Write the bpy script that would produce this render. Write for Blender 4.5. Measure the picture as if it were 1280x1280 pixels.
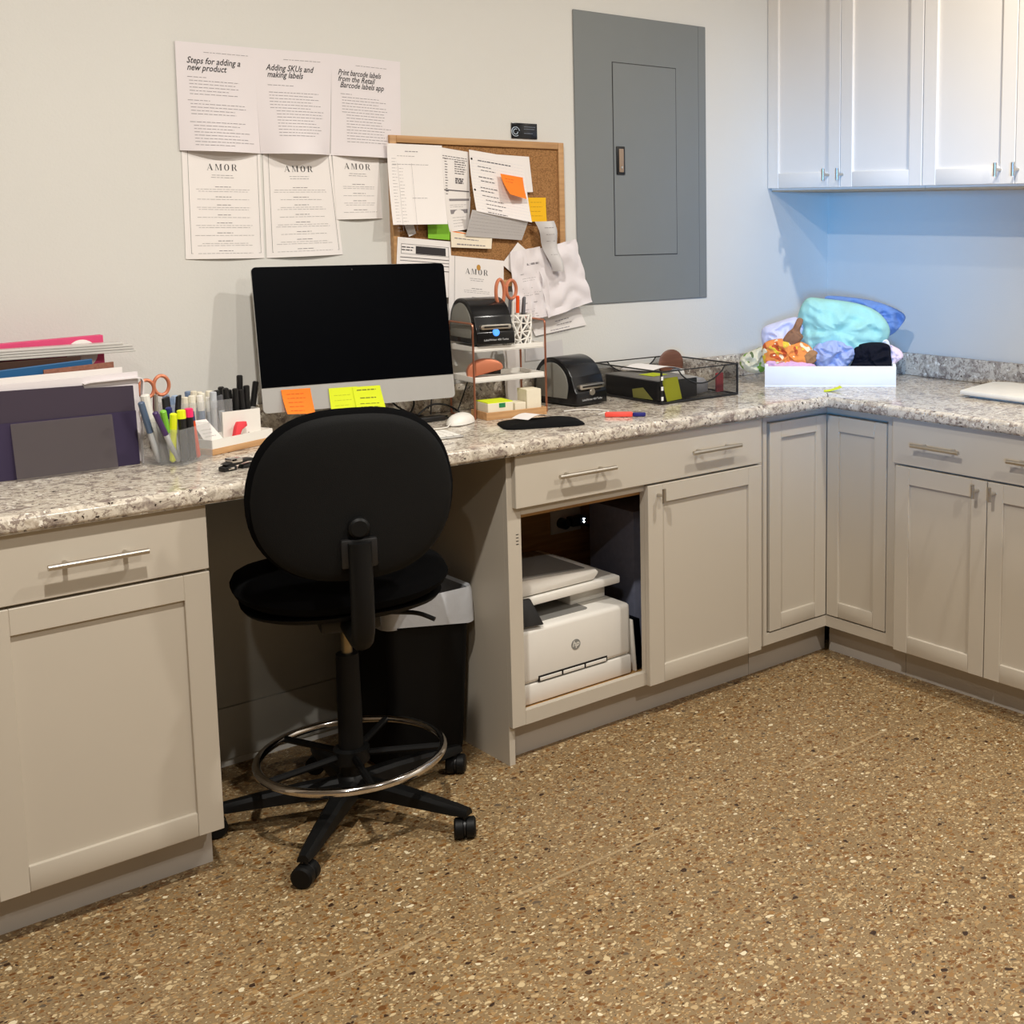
import bpy, bmesh, math, random
from mathutils import Vector, Matrix, noise
for o in list(bpy.data.objects): bpy.data.objects.remove(o)
SC = bpy.context.scene; COL = SC.collection
PI = math.pi

# ------------------------------------------------------------------ camera
CF, CX, CY = 1582.64, 961.53, 475.96
YAW, PITCH, ROLL = -0.7763, -0.1313, 0.0004
CAM = Vector((-3.6771, -3.4578, 1.5113))
_f = Vector((-math.sin(YAW)*math.cos(PITCH), math.cos(YAW)*math.cos(PITCH), math.sin(PITCH)))
_r = Vector((math.cos(YAW), math.sin(YAW), 0)); _u = _r.cross(_f)
CR = _r*math.cos(ROLL)+_u*math.sin(ROLL); CU = _u*math.cos(ROLL)-_r*math.sin(ROLL)
cd = bpy.data.cameras.new('camera'); cam = bpy.data.objects.new('camera', cd); COL.objects.link(cam)
cd.sensor_width = 36; cd.lens = CF/1280*36; cd.shift_x = (640-CX)/1280; cd.shift_y = (CY-640)/1280
cd.clip_start = .05
m = Matrix.Identity(4)
for i in range(3): m[i][0], m[i][1], m[i][2], m[i][3] = CR[i], CU[i], -_f[i], CAM[i]
cam.matrix_world = m; SC.camera = cam

# ------------------------------------------------------------------ world, lights, exposure
w = bpy.data.worlds.new('world'); SC.world = w; w.use_nodes = True
w.node_tree.nodes['Background'].inputs[0].default_value = (.9, .85, .78, 1)
w.node_tree.nodes['Background'].inputs[1].default_value = .25
SC.view_settings.view_transform = 'Standard'; SC.view_settings.look = 'None'
SC.view_settings.gamma = 1; SC.view_settings.use_curve_mapping = False
SC.view_settings.exposure = 0.0
def lamp(name, loc, power, color, size=.12, spread=None, target=None, kind='AREA', sizey=None):
    l = bpy.data.lights.new(name, kind); l.energy = power; l.color = color
    if kind == 'AREA':
        l.shape = 'DISK' if sizey is None else 'RECTANGLE'; l.size = size
        if sizey: l.size_y = sizey
        if spread: l.spread = math.radians(spread)
    o = bpy.data.objects.new(name, l); COL.objects.link(o); o.location = loc
    if target is not None: o.rotation_euler = (Vector(target)-Vector(loc)).to_track_quat('-Z', 'Y').to_euler()
    return o
WARM = (1, .955, .885)
for i, (x, y, p) in enumerate([(-.85, -1.90, 38), (-2.9, -1.85, 58), (-1.9, -3.9, 50), (-4.2, -3.6, 24)]):
    lamp('ceiling_downlight', (x, y, 2.93), p, WARM, .09)
# added blue fill: narrow beam from behind the camera aimed at the corner
lamp('blue_fill', (-4.45, -4.38, 1.50), 3.6, (.09, .42, 1), .8, 17, (-.06, -.30, 1.37), sizey=.8)

# ------------------------------------------------------------------ helpers
def P(u, v, ax, val):
    d = _f+(u-CX)/CF*CR-(v-CY)/CF*CU; i = 'xyz'.index(ax); return CAM+d*((val-CAM[i])/d[i])
def PN(u, v, p0, n):
    d = _f+(u-CX)/CF*CR-(v-CY)/CF*CU; n = Vector(n); return CAM+d*((Vector(p0)-CAM).dot(n)/d.dot(n))
def srgb(r, g, b):
    f = lambda c: (c/255/12.92) if c/255 <= .04045 else ((c/255+.055)/1.055)**2.4
    return (f(r), f(g), f(b), 1)
MATS = {}
def mat(name, col, rough=.5, metal=0, nz=.06, ns=30, bump=0, bs=200, trans=0, alpha=1, coat=0, emit=None, spec=.5, ior=1.45):
    if name in MATS: return MATS[name]
    m = bpy.data.materials.new(name); m.use_nodes = True; MATS[name] = m
    nt = m.node_tree; b = nt.nodes['Principled BSDF']
    if len(col) == 3: col = (*col, 1)
    tc = nt.nodes.new('ShaderNodeTexCoord'); n = nt.nodes.new('ShaderNodeTexNoise'); n.inputs['Scale'].default_value = ns
    n.inputs['Detail'].default_value = 3
    nt.links.new(tc.outputs['Object'], n.inputs['Vector'])
    mx = nt.nodes.new('ShaderNodeMix'); mx.data_type = 'RGBA'
    mx.inputs[6].default_value = [c*(1-nz) for c in col[:3]]+[1]; mx.inputs[7].default_value = [min(1, c*(1+nz)) for c in col[:3]]+[1]
    nt.links.new(n.outputs['Fac'], mx.inputs[0]); nt.links.new(mx.outputs[2], b.inputs['Base Color'])
    b.inputs['Roughness'].default_value = rough; b.inputs['Metallic'].default_value = metal
    b.inputs['Transmission Weight'].default_value = trans; b.inputs['Alpha'].default_value = alpha
    b.inputs['Coat Weight'].default_value = coat; b.inputs['Specular IOR Level'].default_value = spec; b.inputs['IOR'].default_value = ior
    if emit: b.inputs['Emission Color'].default_value = (*emit[:3], 1); b.inputs['Emission Strength'].default_value = emit[3]
    if bump:
        n2 = nt.nodes.new('ShaderNodeTexNoise'); n2.inputs['Scale'].default_value = bs; n2.inputs['Detail'].default_value = 4
        nt.links.new(tc.outputs['Object'], n2.inputs['Vector'])
        bp = nt.nodes.new('ShaderNodeBump'); bp.inputs['Strength'].default_value = bump; bp.inputs['Distance'].default_value = .002
        nt.links.new(n2.outputs['Fac'], bp.inputs['Height']); nt.links.new(bp.outputs[0], b.inputs['Normal'])
    return m

class MB:
    def __init__(s, T=None): s.bm = bmesh.new(); s.T = T or (lambda p: p)
    def _v(s, p): return s.bm.verts.new(s.T(Vector(p)))
    def box(s, a, b, bev=0, seg=2, T=None):
        t = bmesh.new(); x0, y0, z0 = a; x1, y1, z1 = b
        vs = [t.verts.new(p) for p in [(x0,y0,z0),(x1,y0,z0),(x1,y1,z0),(x0,y1,z0),(x0,y0,z1),(x1,y0,z1),(x1,y1,z1),(x0,y1,z1)]]
        for f in [(0,3,2,1),(4,5,6,7),(0,1,5,4),(1,2,6,5),(2,3,7,6),(3,0,4,7)]: t.faces.new([vs[i] for i in f])
        if bev: bmesh.ops.bevel(t, geom=t.edges[:], offset=bev, segments=seg, affect='EDGES', profile=.5)
        s.add(t, T); return s
    def add(s, t, T=None):
        mp = {}
        for v in t.verts:
            p = v.co.copy()
            if T: p = T(p)
            mp[v] = s._v(p)
        for f in t.faces:
            try: s.bm.faces.new([mp[v] for v in f.verts])
            except ValueError: pass
        t.free()
    def prism(s, pts, h0, h1, plane='xy', bev=0, seg=2, T=None):
        # pts polygon in a plane, extruded along the third axis
        t = bmesh.new()
        def q(a, b, h): return {'xy': (a, b, h), 'xz': (a, h, b), 'yz': (h, a, b)}[plane]
        lo = [t.verts.new(q(a, b, h0)) for a, b in pts]; hi = [t.verts.new(q(a, b, h1)) for a, b in pts]; n = len(pts)
        t.faces.new(lo[::-1]); t.faces.new(hi)
        for i in range(n): t.faces.new([lo[i], lo[(i+1) % n], hi[(i+1) % n], hi[i]])
        bmesh.ops.recalc_face_normals(t, faces=t.faces[:])
        if bev: bmesh.ops.bevel(t, geom=t.edges[:], offset=bev, segments=seg, affect='EDGES', profile=.5, clamp_overlap=True)
        s.add(t, T); return s
    def tube(s, pts, r, seg=10, closed=False, caps=True):
        pts = [Vector(p) for p in pts]; n = len(pts); rings = []
        rr = r if isinstance(r, (list, tuple)) else [r]*n
        ref = None
        for i, p in enumerate(pts):
            if closed: d = pts[(i+1) % n]-pts[i-1]
            else: d = pts[min(i+1, n-1)]-pts[max(i-1, 0)]
            d.normalize()
            if ref is None:
                ref = Vector((0, 0, 1)) if abs(d.z) < .9 else Vector((1, 0, 0))
            a = d.cross(ref).normalized(); b = a.cross(d).normalized(); ref = b
            rings.append([s._v(p+(a*math.cos(2*PI*k/seg)+b*math.sin(2*PI*k/seg))*rr[i]) for k in range(seg)])
        m_ = n if closed else n-1
        for i in range(m_):
            A, B = rings[i], rings[(i+1) % n]
            for k in range(seg): s.bm.faces.new([A[k], A[(k+1) % seg], B[(k+1) % seg], B[k]])
        if caps and not closed:
            s.bm.faces.new(rings[0][::-1]); s.bm.faces.new(rings[-1])
        return s
    def lathe(s, prof, c=(0, 0, 0), seg=24, M=None, sx=1, sy=1):
        c = Vector(c); rings = []
        for r, z in prof:
            ring = []
            for k in range(seg if r > 1e-6 else 1):
                p = Vector((r*math.cos(2*PI*k/seg)*sx, r*math.sin(2*PI*k/seg)*sy, z))
                if M: p = M @ p
                ring.append(s._v(p+c))
            rings.append(ring)
        for A, B in zip(rings, rings[1:]):
            for k in range(seg):
                a0, a1 = A[k % len(A)], A[(k+1) % seg % len(A)]; b0, b1 = B[k % len(B)], B[(k+1) % seg % len(B)]
                vs = []
                for v in (a0, a1, b1, b0):
                    if v not in vs: vs.append(v)
                if len(vs) > 2:
                    try: s.bm.faces.new(vs)
                    except ValueError: pass
        return s
    def pillow(s, outl, tf, tb, p=3., F=None, rings=(0, .35, .6, .78, .9, .97, 1), c=None):
        # puffed closed shape over an outline: (x, y) outline, +tf / -tb thickness along the third axis
        n = len(outl)
        if c is None: c = (sum(a for a, b in outl)/n, sum(b for a, b in outl)/n)
        F = F or (lambda x, y, h: (x, y, h))
        def ring(sc, h):
            if sc == 0: return [s._v(F(c[0], c[1], h))]
            return [s._v(F(c[0]+(a-c[0])*sc, c[1]+(b-c[1])*sc, h)) for a, b in outl]
        R = [ring(q, tf*(1-q**p)**.5) for q in rings]+[ring(q, -tb*(1-q**p)**.5) for q in rings[-2::-1]]
        for A, B in zip(R, R[1:]):
            for k in range(n):
                vs = []
                for v in (A[k % len(A)], A[(k+1) % n % len(A)], B[(k+1) % n % len(B)], B[k % len(B)]):
                    if v not in vs: vs.append(v)
                if len(vs) > 2: s.bm.faces.new(vs)
        return s
    def quad(s, *ps): s.bm.faces.new([s._v(p) for p in ps]); return s
    def build(s, name, m, parent=None, smooth=True, origin=None, **kw):
        bmesh.ops.recalc_face_normals(s.bm, faces=s.bm.faces[:]) if kw.pop('recalc', True) else None
        me = bpy.data.meshes.new(name)
        if origin is None and parent is None and s.bm.verts:
            xs = [v.co.x for v in s.bm.verts]; ys = [v.co.y for v in s.bm.verts]; zs = [v.co.z for v in s.bm.verts]
            origin = ((min(xs)+max(xs))/2, (min(ys)+max(ys))/2, min(zs))
        if origin is not None: bmesh.ops.translate(s.bm, verts=s.bm.verts[:], vec=-Vector(origin))
        s.bm.to_mesh(me); s.bm.free()
        me.materials.append(m)
        if smooth:
            for p in me.polygons: p.use_smooth = True
            try: me.set_sharp_from_angle(angle=math.radians(35))
            except Exception: pass
        o = bpy.data.objects.new(name, me); COL.objects.link(o)
        if origin is not None: o.location = origin
        if parent is not None:
            o.parent = parent
            if origin is None and parent.type == 'MESH': o.location = -Vector(parent.location) if kw.get('world') else (0, 0, 0)
        return o
def tag(o, label, cat, group=None):
    o['label'] = label; o['category'] = cat
    if group: o['group'] = group
    return o
def thing(name, label, cat, loc=(0, 0, 0), rz=0, group=None, rot=None):
    o = bpy.data.objects.new(name, None); COL.objects.link(o); o.empty_display_size = .05
    o.location = loc; o.rotation_euler = rot or (0, 0, rz)
    return tag(o, label, cat, group)
def struct(o): o['kind'] = 'structure'; return o
def circ(r, n=24, c=(0, 0), a0=0, sx=1, sy=1): return [(c[0]+r*sx*math.cos(a0+2*PI*k/n), c[1]+r*sy*math.sin(a0+2*PI*k/n)) for k in range(n)]
def superell(a, b, e=.8, n=40):
    o = []
    for k in range(n):
        t = 2*PI*k/n; c, s_ = math.cos(t), math.sin(t)
        o.append((a*math.copysign(abs(c)**e, c), b*math.copysign(abs(s_)**e, s_)))
    return o
def arc_pts(pts, r=.01, n=5):
    # polyline with rounded corners
    pts = [Vector(p) for p in pts]; out = [pts[0]]
    for a, b, c in zip(pts, pts[1:], pts[2:]):
        d1 = (a-b); d2 = (c-b); q = min(r, d1.length*.45, d2.length*.45); p1 = b+d1.normalized()*q; p2 = b+d2.normalized()*q
        for k in range(n+1):
            t = k/n; out.append(p1*(1-t)**2+b*2*t*(1-t)+p2*t*t)
    out.append(pts[-1]); return out
def spline(pts, n=8):
    pts = [Vector(p) for p in pts]; q = [pts[0]*2-pts[1]]+pts+[pts[-1]*2-pts[-2]]; out = []
    for i in range(1, len(q)-2):
        for k in range(n):
            t = k/n; a, b, c, d = q[i-1:i+3]
            out.append(.5*((2*b)+(c-a)*t+(2*a-5*b+4*c-d)*t*t+(3*b-a-3*c+d)*t**3))
    out.append(pts[-1]); return out

# ------------------------------------------------------------------ materials
def node_mat(name):
    m = bpy.data.materials.new(name); m.use_nodes = True; nt = m.node_tree
    return m, nt, nt.nodes['Principled BSDF'], nt.nodes.new('ShaderNodeTexCoord')
def N(nt, kind, **k):
    n = nt.nodes.new(kind)
    for a, b in k.items():
        if a.startswith('i_'): n.inputs[a[2:].replace('_', ' ')].default_value = b
        else: setattr(n, a, b)
    return n
def mth(nt, op, a, b=None, c=None):
    n = nt.nodes.new('ShaderNodeMath'); n.operation = op
    for i, x in enumerate((a, b, c)):
        if x is None: continue
        if hasattr(x, 'type') and not isinstance(x, (int, float)): nt.links.new(x, n.inputs[i])
        else: n.inputs[i].default_value = x
    return n.outputs[0]
def mixc(nt, fac, a, b):
    n = nt.nodes.new('ShaderNodeMix'); n.data_type = 'RGBA'
    for i, x in ((0, fac), (6, a), (7, b)):
        if hasattr(x, 'type'): nt.links.new(x, n.inputs[i])
        else: n.inputs[i].default_value = x
    return n.outputs[2]
def ramp(nt, fac, stops, interp='LINEAR'):
    r = nt.nodes.new('ShaderNodeValToRGB'); r.color_ramp.interpolation = interp
    e = r.color_ramp.elements
    while len(e) > 1: e.remove(e[-1])
    e[0].position = stops[0][0]; e[0].color = stops[0][1]
    for p, c in stops[1:]:
        k = e.new(p); k.color = c
    nt.links.new(fac, r.inputs[0]); return r.outputs[0]

def terrazzo():
    m, nt, b, tc = node_mat('terrazzo'); L = nt.links.new
    n = N(nt, 'ShaderNodeTexNoise', i_Scale=2.2, i_Detail=6.0); L(tc.outputs['Object'], n.inputs['Vector'])
    n2 = N(nt, 'ShaderNodeTexNoise', i_Scale=160., i_Detail=3.0); L(tc.outputs['Object'], n2.inputs['Vector'])
    base = mixc(nt, n.outputs['Fac'], srgb(126, 105, 74), srgb(145, 122, 89))
    base = mixc(nt, mth(nt, 'MULTIPLY', n2.outputs['Fac'], .35), base, srgb(126, 102, 70))
    nd = N(nt, 'ShaderNodeTexNoise', i_Scale=55., i_Detail=1.0); L(tc.outputs['Object'], nd.inputs['Vector'])
    sub = N(nt, 'ShaderNodeVectorMath', operation='MULTIPLY_ADD'); L(nd.outputs['Color'], sub.inputs[0]); sub.inputs[1].default_value = (.016, .016, 0); L(tc.outputs['Object'], sub.inputs[2])
    cur = base
    pal = [(0, srgb(104, 68, 34)), (.15, srgb(122, 84, 44)), (.30, srgb(144, 108, 64)), (.44, srgb(160, 130, 88)), (.60, srgb(178, 152, 112)), (.78, srgb(196, 174, 134)), (.89, srgb(218, 204, 172)), (.925, srgb(94, 80, 64)), (.96, srgb(56, 38, 26))]
    for sc, lo, hi, ex in ((165., .14, .48, .36), (90., .13, .46, .42), (52., .12, .42, .60)):
        v = N(nt, 'ShaderNodeTexVoronoi', voronoi_dimensions='2D', i_Scale=sc, i_Randomness=1.0)
        mp = N(nt, 'ShaderNodeVectorMath', operation='MULTIPLY'); L(sub.outputs[0], mp.inputs[0]); mp.inputs[1].default_value = (1, 1.25, 1)
        L(mp.outputs[0], v.inputs['Vector'])
        sp = nt.nodes.new('ShaderNodeSeparateColor'); L(v.outputs['Color'], sp.inputs[0])
        th = mth(nt, 'MULTIPLY_ADD', sp.outputs[2], hi-lo, lo)
        inside = mth(nt, 'LESS_THAN', v.outputs['Distance'], th)
        ex_ = mth(nt, 'GREATER_THAN', sp.outputs[0], ex)
        fac = mth(nt, 'MULTIPLY', inside, ex_)
        cur = mixc(nt, fac, cur, ramp(nt, sp.outputs[1], pal, 'CONSTANT'))
    # saw-cut control joint running parallel to the back wall
    sx = nt.nodes.new('ShaderNodeSeparateXYZ'); L(tc.outputs['Object'], sx.inputs[0])
    wob = mth(nt, 'MULTIPLY_ADD', n.outputs['Fac'], .012, mth(nt, 'MULTIPLY_ADD', sx.outputs[0], -.0125, sx.outputs[1]))
    d = mth(nt, 'ABSOLUTE', mth(nt, 'ADD', wob, 1.137))
    jf = mth(nt, 'MULTIPLY', mth(nt, 'LESS_THAN', d, .0042), .5)
    nj = N(nt, 'ShaderNodeTexNoise', i_Scale=1.6); L(tc.outputs['Object'], nj.inputs['Vector'])
    cur = mixc(nt, jf, cur, mixc(nt, mth(nt, 'GREATER_THAN', nj.outputs['Fac'], .52), srgb(182, 160, 124), srgb(128, 102, 70)))
    L(cur, b.inputs['Base Color']); b.inputs['Roughness'].default_value = .42; b.inputs['Specular IOR Level'].default_value = .35
    return m
def granite():
    m, nt, b, tc = node_mat('granite'); L = nt.links.new
    a = N(nt, 'ShaderNodeTexNoise', i_Scale=20., i_Detail=8.0, i_Roughness=.72, i_Distortion=.9); L(tc.outputs['Object'], a.inputs['Vector'])
    c = N(nt, 'ShaderNodeTexNoise', i_Scale=70., i_Detail=5.0, i_Roughness=.7); L(tc.outputs['Object'], c.inputs['Vector'])
    v = N(nt, 'ShaderNodeTexVoronoi', i_Scale=105.); ndv = N(nt, 'ShaderNodeVectorMath', operation='MULTIPLY_ADD'); L(c.outputs['Color'], ndv.inputs[0]); ndv.inputs[1].default_value = (.03, .03, .03); L(tc.outputs['Object'], ndv.inputs[2]); L(ndv.outputs[0], v.inputs['Vector'])
    col = ramp(nt, a.outputs['Fac'], [(.32, srgb(122, 110, 104)), (.42, srgb(164, 152, 140)), (.48, srgb(196, 186, 170)), (.53, srgb(218, 209, 194)), (.60, srgb(192, 180, 163)), (.70, srgb(150, 136, 120))])
    col = mixc(nt, mth(nt, 'MULTIPLY', mth(nt, 'GREATER_THAN', c.outputs['Fac'], .565), .8), col, srgb(128, 112, 104))
    sp = nt.nodes.new('ShaderNodeSeparateColor'); L(v.outputs['Color'], sp.inputs[0])
    k = mth(nt, 'MULTIPLY', mth(nt, 'GREATER_THAN', sp.outputs[0], .93), mth(nt, 'LESS_THAN', v.outputs['Distance'], .36))
    col = mixc(nt, k, col, srgb(46, 36, 34))
    k2 = mth(nt, 'MULTIPLY', mth(nt, 'LESS_THAN', sp.outputs[0], .05), mth(nt, 'LESS_THAN', v.outputs['Distance'], .5))
    col = mixc(nt, k2, col, srgb(244, 238, 226))
    L(col, b.inputs['Base Color']); b.inputs['Roughness'].default_value = .16
    b.inputs['Specular IOR Level'].default_value = .5
    return m
def cork():
    m, nt, b, tc = node_mat('cork'); L = nt.links.new
    a = N(nt, 'ShaderNodeTexNoise', i_Scale=260., i_Detail=4.0); L(tc.outputs['Object'], a.inputs['Vector'])
    L(ramp(nt, a.outputs['Fac'], [(.35, srgb(128, 88, 48)), (.6, srgb(168, 122, 74))]), b.inputs['Base Color'])
    b.inputs['Roughness'].default_value = .9; return m
def wood(name, c1, c2, sc=(4, 60, 60)):
    m, nt, b, tc = node_mat(name); L = nt.links.new
    mp = nt.nodes.new('ShaderNodeMapping'); mp.inputs['Scale'].default_value = sc; L(tc.outputs['Object'], mp.inputs[0])
    a = N(nt, 'ShaderNodeTexNoise', i_Scale=1.5, i_Detail=5.0); L(mp.outputs[0], a.inputs['Vector'])
    L(ramp(nt, a.outputs['Fac'], [(.35, c1), (.65, c2)]), b.inputs['Base Color']); b.inputs['Roughness'].default_value = .5; return m
def see_through(name, col, k, rough=.1):
    # k = how much of the light is held back: fine wire mesh, thin clear plastic
    m = bpy.data.materials.new(name); m.use_nodes = True; nt = m.node_tree; b = nt.nodes['Principled BSDF']
    b.inputs['Roughness'].default_value = rough
    tc = nt.nodes.new('ShaderNodeTexCoord'); n = N(nt, 'ShaderNodeTexNoise', i_Scale=20.); nt.links.new(tc.outputs['Object'], n.inputs['Vector'])
    nt.links.new(mixc(nt, n.outputs['Fac'], [c*.9 for c in col[:3]]+[1], col), b.inputs['Base Color'])
    t = nt.nodes.new('ShaderNodeBsdfTransparent'); x = nt.nodes.new('ShaderNodeMixShader'); x.inputs[0].default_value = k
    nt.links.new(t.outputs[0], x.inputs[1]); nt.links.new(b.outputs[0], x.inputs[2]); nt.links.new(x.outputs[0], nt.nodes['Material Output'].inputs[0])
    return m
def patterned(name, base, cols, sc=30, th=.55):
    m, nt, b, tc = node_mat(name); L = nt.links.new; cur = base
    for i, c in enumerate(cols):
        n = N(nt, 'ShaderNodeTexNoise', noise_dimensions='4D', i_Scale=sc*(1+.25*i), i_Detail=1.0, i_W=float(i*7.3)); L(tc.outputs['Object'], n.inputs['Vector'])
        cur = mixc(nt, mth(nt, 'GREATER_THAN', n.outputs['Fac'], th+.02*i), cur, c)
    if hasattr(cur, 'type'): L(cur, b.inputs['Base Color'])
    b.inputs['Roughness'].default_value = .9; return m

M_FLOOR = terrazzo(); M_GRAN = granite(); M_CORK = cork()
M_WALL = mat('wall_paint', srgb(215, 213, 207), .85, nz=.02, ns=3, bump=.25, bs=180)
M_CEIL = mat('ceiling_paint', srgb(186, 182, 175), .9, nz=.02)
M_CAB_LIT = mat('cabinet_paint_lit', srgb(238, 231, 220), .42, nz=.02, ns=5)  # lighter twin of the base paint; stronger light up high put into colour
M_CAB = mat('cabinet_paint', srgb(192, 183, 168), .42, nz=.02, ns=5)
M_KICK = mat('toe_kick_paint', srgb(186, 179, 170), .5, nz=.03, ns=6)
M_SEAM = mat('seam_dark', srgb(30, 24, 20), .9)
M_NICK = mat('brushed_nickel', srgb(200, 194, 184), .36, 1, nz=.05)
M_INT = wood('cabinet_interior', srgb(164, 122, 66), srgb(186, 144, 86))
M_OAK = wood('oak', srgb(176, 132, 84), srgb(204, 160, 108))
M_FRAME = wood('board_frame', srgb(176, 132, 86), srgb(196, 152, 102))
M_BAMB = wood('pale_bamboo', srgb(184, 138, 92), srgb(206, 162, 114))
M_PANEL = mat('panel_grey', srgb(122, 126, 126), .42, nz=.03, ns=8)
M_PAPER = mat('paper', srgb(236, 230, 226), .9, nz=.02, ns=12)
M_PAPERL = mat('paper_lilac', srgb(226, 219, 220), .9, nz=.02, ns=12)
M_PAPERG = mat('paper_grey', srgb(206, 202, 200), .9, nz=.03, ns=12)
M_INK = mat('ink', srgb(52, 48, 50), .8); M_INKL = mat('faint_ink', srgb(138, 132, 134), .8)
M_BLK = mat('black_plastic', srgb(26, 25, 25), .42, nz=.1)
M_BLK2 = mat('chair_shell', srgb(17, 17, 17), .7, nz=.08, bump=.3, bs=500, spec=.2)
M_FAB = mat('black_upholstery', srgb(11, 11, 12), .95, nz=.2, ns=300, spec=.08)
M_CHAIRP = mat('chair_plastic', srgb(13, 13, 13), .5, nz=.08, spec=.25)
M_CHROME = mat('chrome', srgb(215, 210, 205), .12, 1, nz=.02)
M_WHITE = mat('white_plastic', srgb(238, 234, 226), .4, nz=.02)
M_ALU = mat('aluminium', srgb(196, 194, 190), .38, .55, nz=.03)
M_SCREEN = mat('dark_glass', srgb(3, 4, 7), .3, nz=.1, spec=.06)
M_COPPER = mat('copper_wire', srgb(202, 136, 108), .3, .9, nz=.05)
M_COPPL = mat('copper_plastic', srgb(212, 132, 98), .35, .35, nz=.05)
M_MESH = see_through('black_wire_mesh', srgb(24, 22, 22), .42, .5)
M_CLEAR = see_through('clear_acrylic', srgb(205, 205, 205), .16, .05)
M_SMOKE = see_through('smoky_acrylic', srgb(120, 112, 110), .34, .15)
M_SLEEVE = see_through('clear_sleeve', srgb(220, 217, 211), .80, .25)
M_LINER = mat('bin_liner', srgb(186, 188, 192), .35, nz=.1, ns=20, alpha=1, bump=.8, bs=40)

# ------------------------------------------------------------------ the room
X0, Y0, ZC = -5.6, -6.2, 3.0; WY = -.041
def slab(name, a, b, m): return struct(MB().box(a, b).build(name, m, smooth=False, origin=(0, 0, 0)))
slab('floor', (X0, Y0, -.1), (.1, .1, 0), M_FLOOR)
slab('ceiling', (X0, Y0, ZC), (.1, .1, ZC+.1), M_CEIL)
slab('wall_back', (X0, WY, 0), (0, WY+.12, ZC), M_WALL)
slab('wall_right', (0, Y0, 0), (.12, WY+.12, ZC), M_WALL)
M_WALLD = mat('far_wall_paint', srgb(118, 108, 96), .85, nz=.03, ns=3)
slab('wall_left', (X0-.1, Y0, 0), (X0, WY, ZC), M_WALLD)
slab('wall_front', (X0, Y0-.1, 0), (0, Y0, ZC), M_WALLD)
struct(MB().box((-2.643, WY-.004, .165), (-1.860, WY-.0005, .875)).build('kneehole_shade_panel_1', mat('kneehole_shade_grey', srgb(166, 164, 156), .6, nz=.03), smooth=False))  # added sheet: its grey puts the kneehole shade into the colour
o = struct(MB().box((-2.645, WY-.012, .022), (-1.862, WY-.001, .170), .003).build('baseboard_back', mat('baseboard_shade_grey', srgb(166, 164, 156), .55, nz=.03)))  # real board, but its grey also carries the kneehole shade

# ------------------------------------------------------------------ cabinets
ZT = .876   # underside of the worktop
def shaker(x0, x1, z0, z1, yb, yf, st=.056, rec=.009):
    b = MB()
    b.box((x0, yf, z0), (x0+st, yb, z1), .0012, 1); b.box((x1-st, yf, z0), (x1, yb, z1), .0012, 1)
    b.box((x0+st, yf, z0), (x1-st, yb, z0+st), .0030, 2); b.box((x0+st, yf, z1-st), (x1-st, yb, z1), .0012, 1)
    b.box((x0+st-.001, yf+rec, z0+st-.001), (x1-st+.001, yb, z1-st+.001))
    return b
def bar_handle(x0, x1, z, yf, parent, posts=.2):
    b = MB(); y = yf-.03; L = x1-x0
    b.tube([(x0, y, z), (x1, y, z)], .0062, 12)
    for x in (x0+L*posts, x1-L*posts): b.tube([(x, y, z), (x, yf, z)], .0048, 10)
    return b.build('handle', M_NICK, parent)
def t_pull(x, z, yf, parent):
    b = MB(); y = yf-.03
    b.tube([(x, y, z-.021), (x, y, z+.021)], .006, 12); b.tube([(x, y, z), (x, yf, z)], .0045, 10)
    return b.build('handle', M_NICK, parent)
DF, FF = -.626, -.606   # door faces, face-frame plane
def carcass(x0, x1, m=M_CAB): return MB().box((x0, FF, .11), (x1, WY-.001, ZT))
def toe(x0, x1, parent, left=0, right=0):
    MB().box((x0, -.539, 0), (x1, -.52, .11)).build('toe_kick', M_KICK, parent, smooth=False)

def simple_base(name, label, loc, rz, x0, x1, doors, handles, pulls, gap=.0015):
    t = thing(name, label, 'cabinet', loc, rz)
    carcass(x0, x1).build('body', M_CAB, t, smooth=False)
    MB().box((x0+.0005, -.539, 0), (x1-.0005, WY-.01, .11)).build('toe_kick', M_KICK, t, smooth=False)
    d = MB().box((x0+gap, DF, .727), (x1-gap, FF-.0005, ZT-.001), .0015, 1).build('drawer', M_CAB, t)
    for a, b in handles: bar_handle(a, b, .798, DF, d)
    for i, (a, b) in enumerate(doors):
        dd = shaker(a, b, .114, .7205, FF-.0005, DF).build('door', M_CAB, t)
        if pulls[i] is not None: t_pull(pulls[i], .690, DF, dd)
    return t
simple_base('base_cabinet', 'off-white base cabinet with one drawer and one door left of the chair', (0, 0, 0), 0, -3.101, -2.644, [(-3.0985, -2.6455)], [(-2.973, -2.779)], [None])
simple_base('base_cabinet', 'off-white two-door base cabinet at the far right, under the wide drawer with two bar handles', (0, 0, 0), -PI/2, .907, 1.642, [(.922, 1.2745), (1.2785, 1.630)], [(1.006, 1.190), (1.363, 1.550)], [1.245, 1.306])
# hidden neighbour that carries the worktop on past the left edge of the photograph
simple_base('base_cabinet', 'off-white base cabinet under the dark file holder, beyond the left edge', (0, 0, 0), 0, -3.56, -3.1025, [(-3.5575, -3.104)], [(-3.43, -3.236)], [None])

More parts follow.
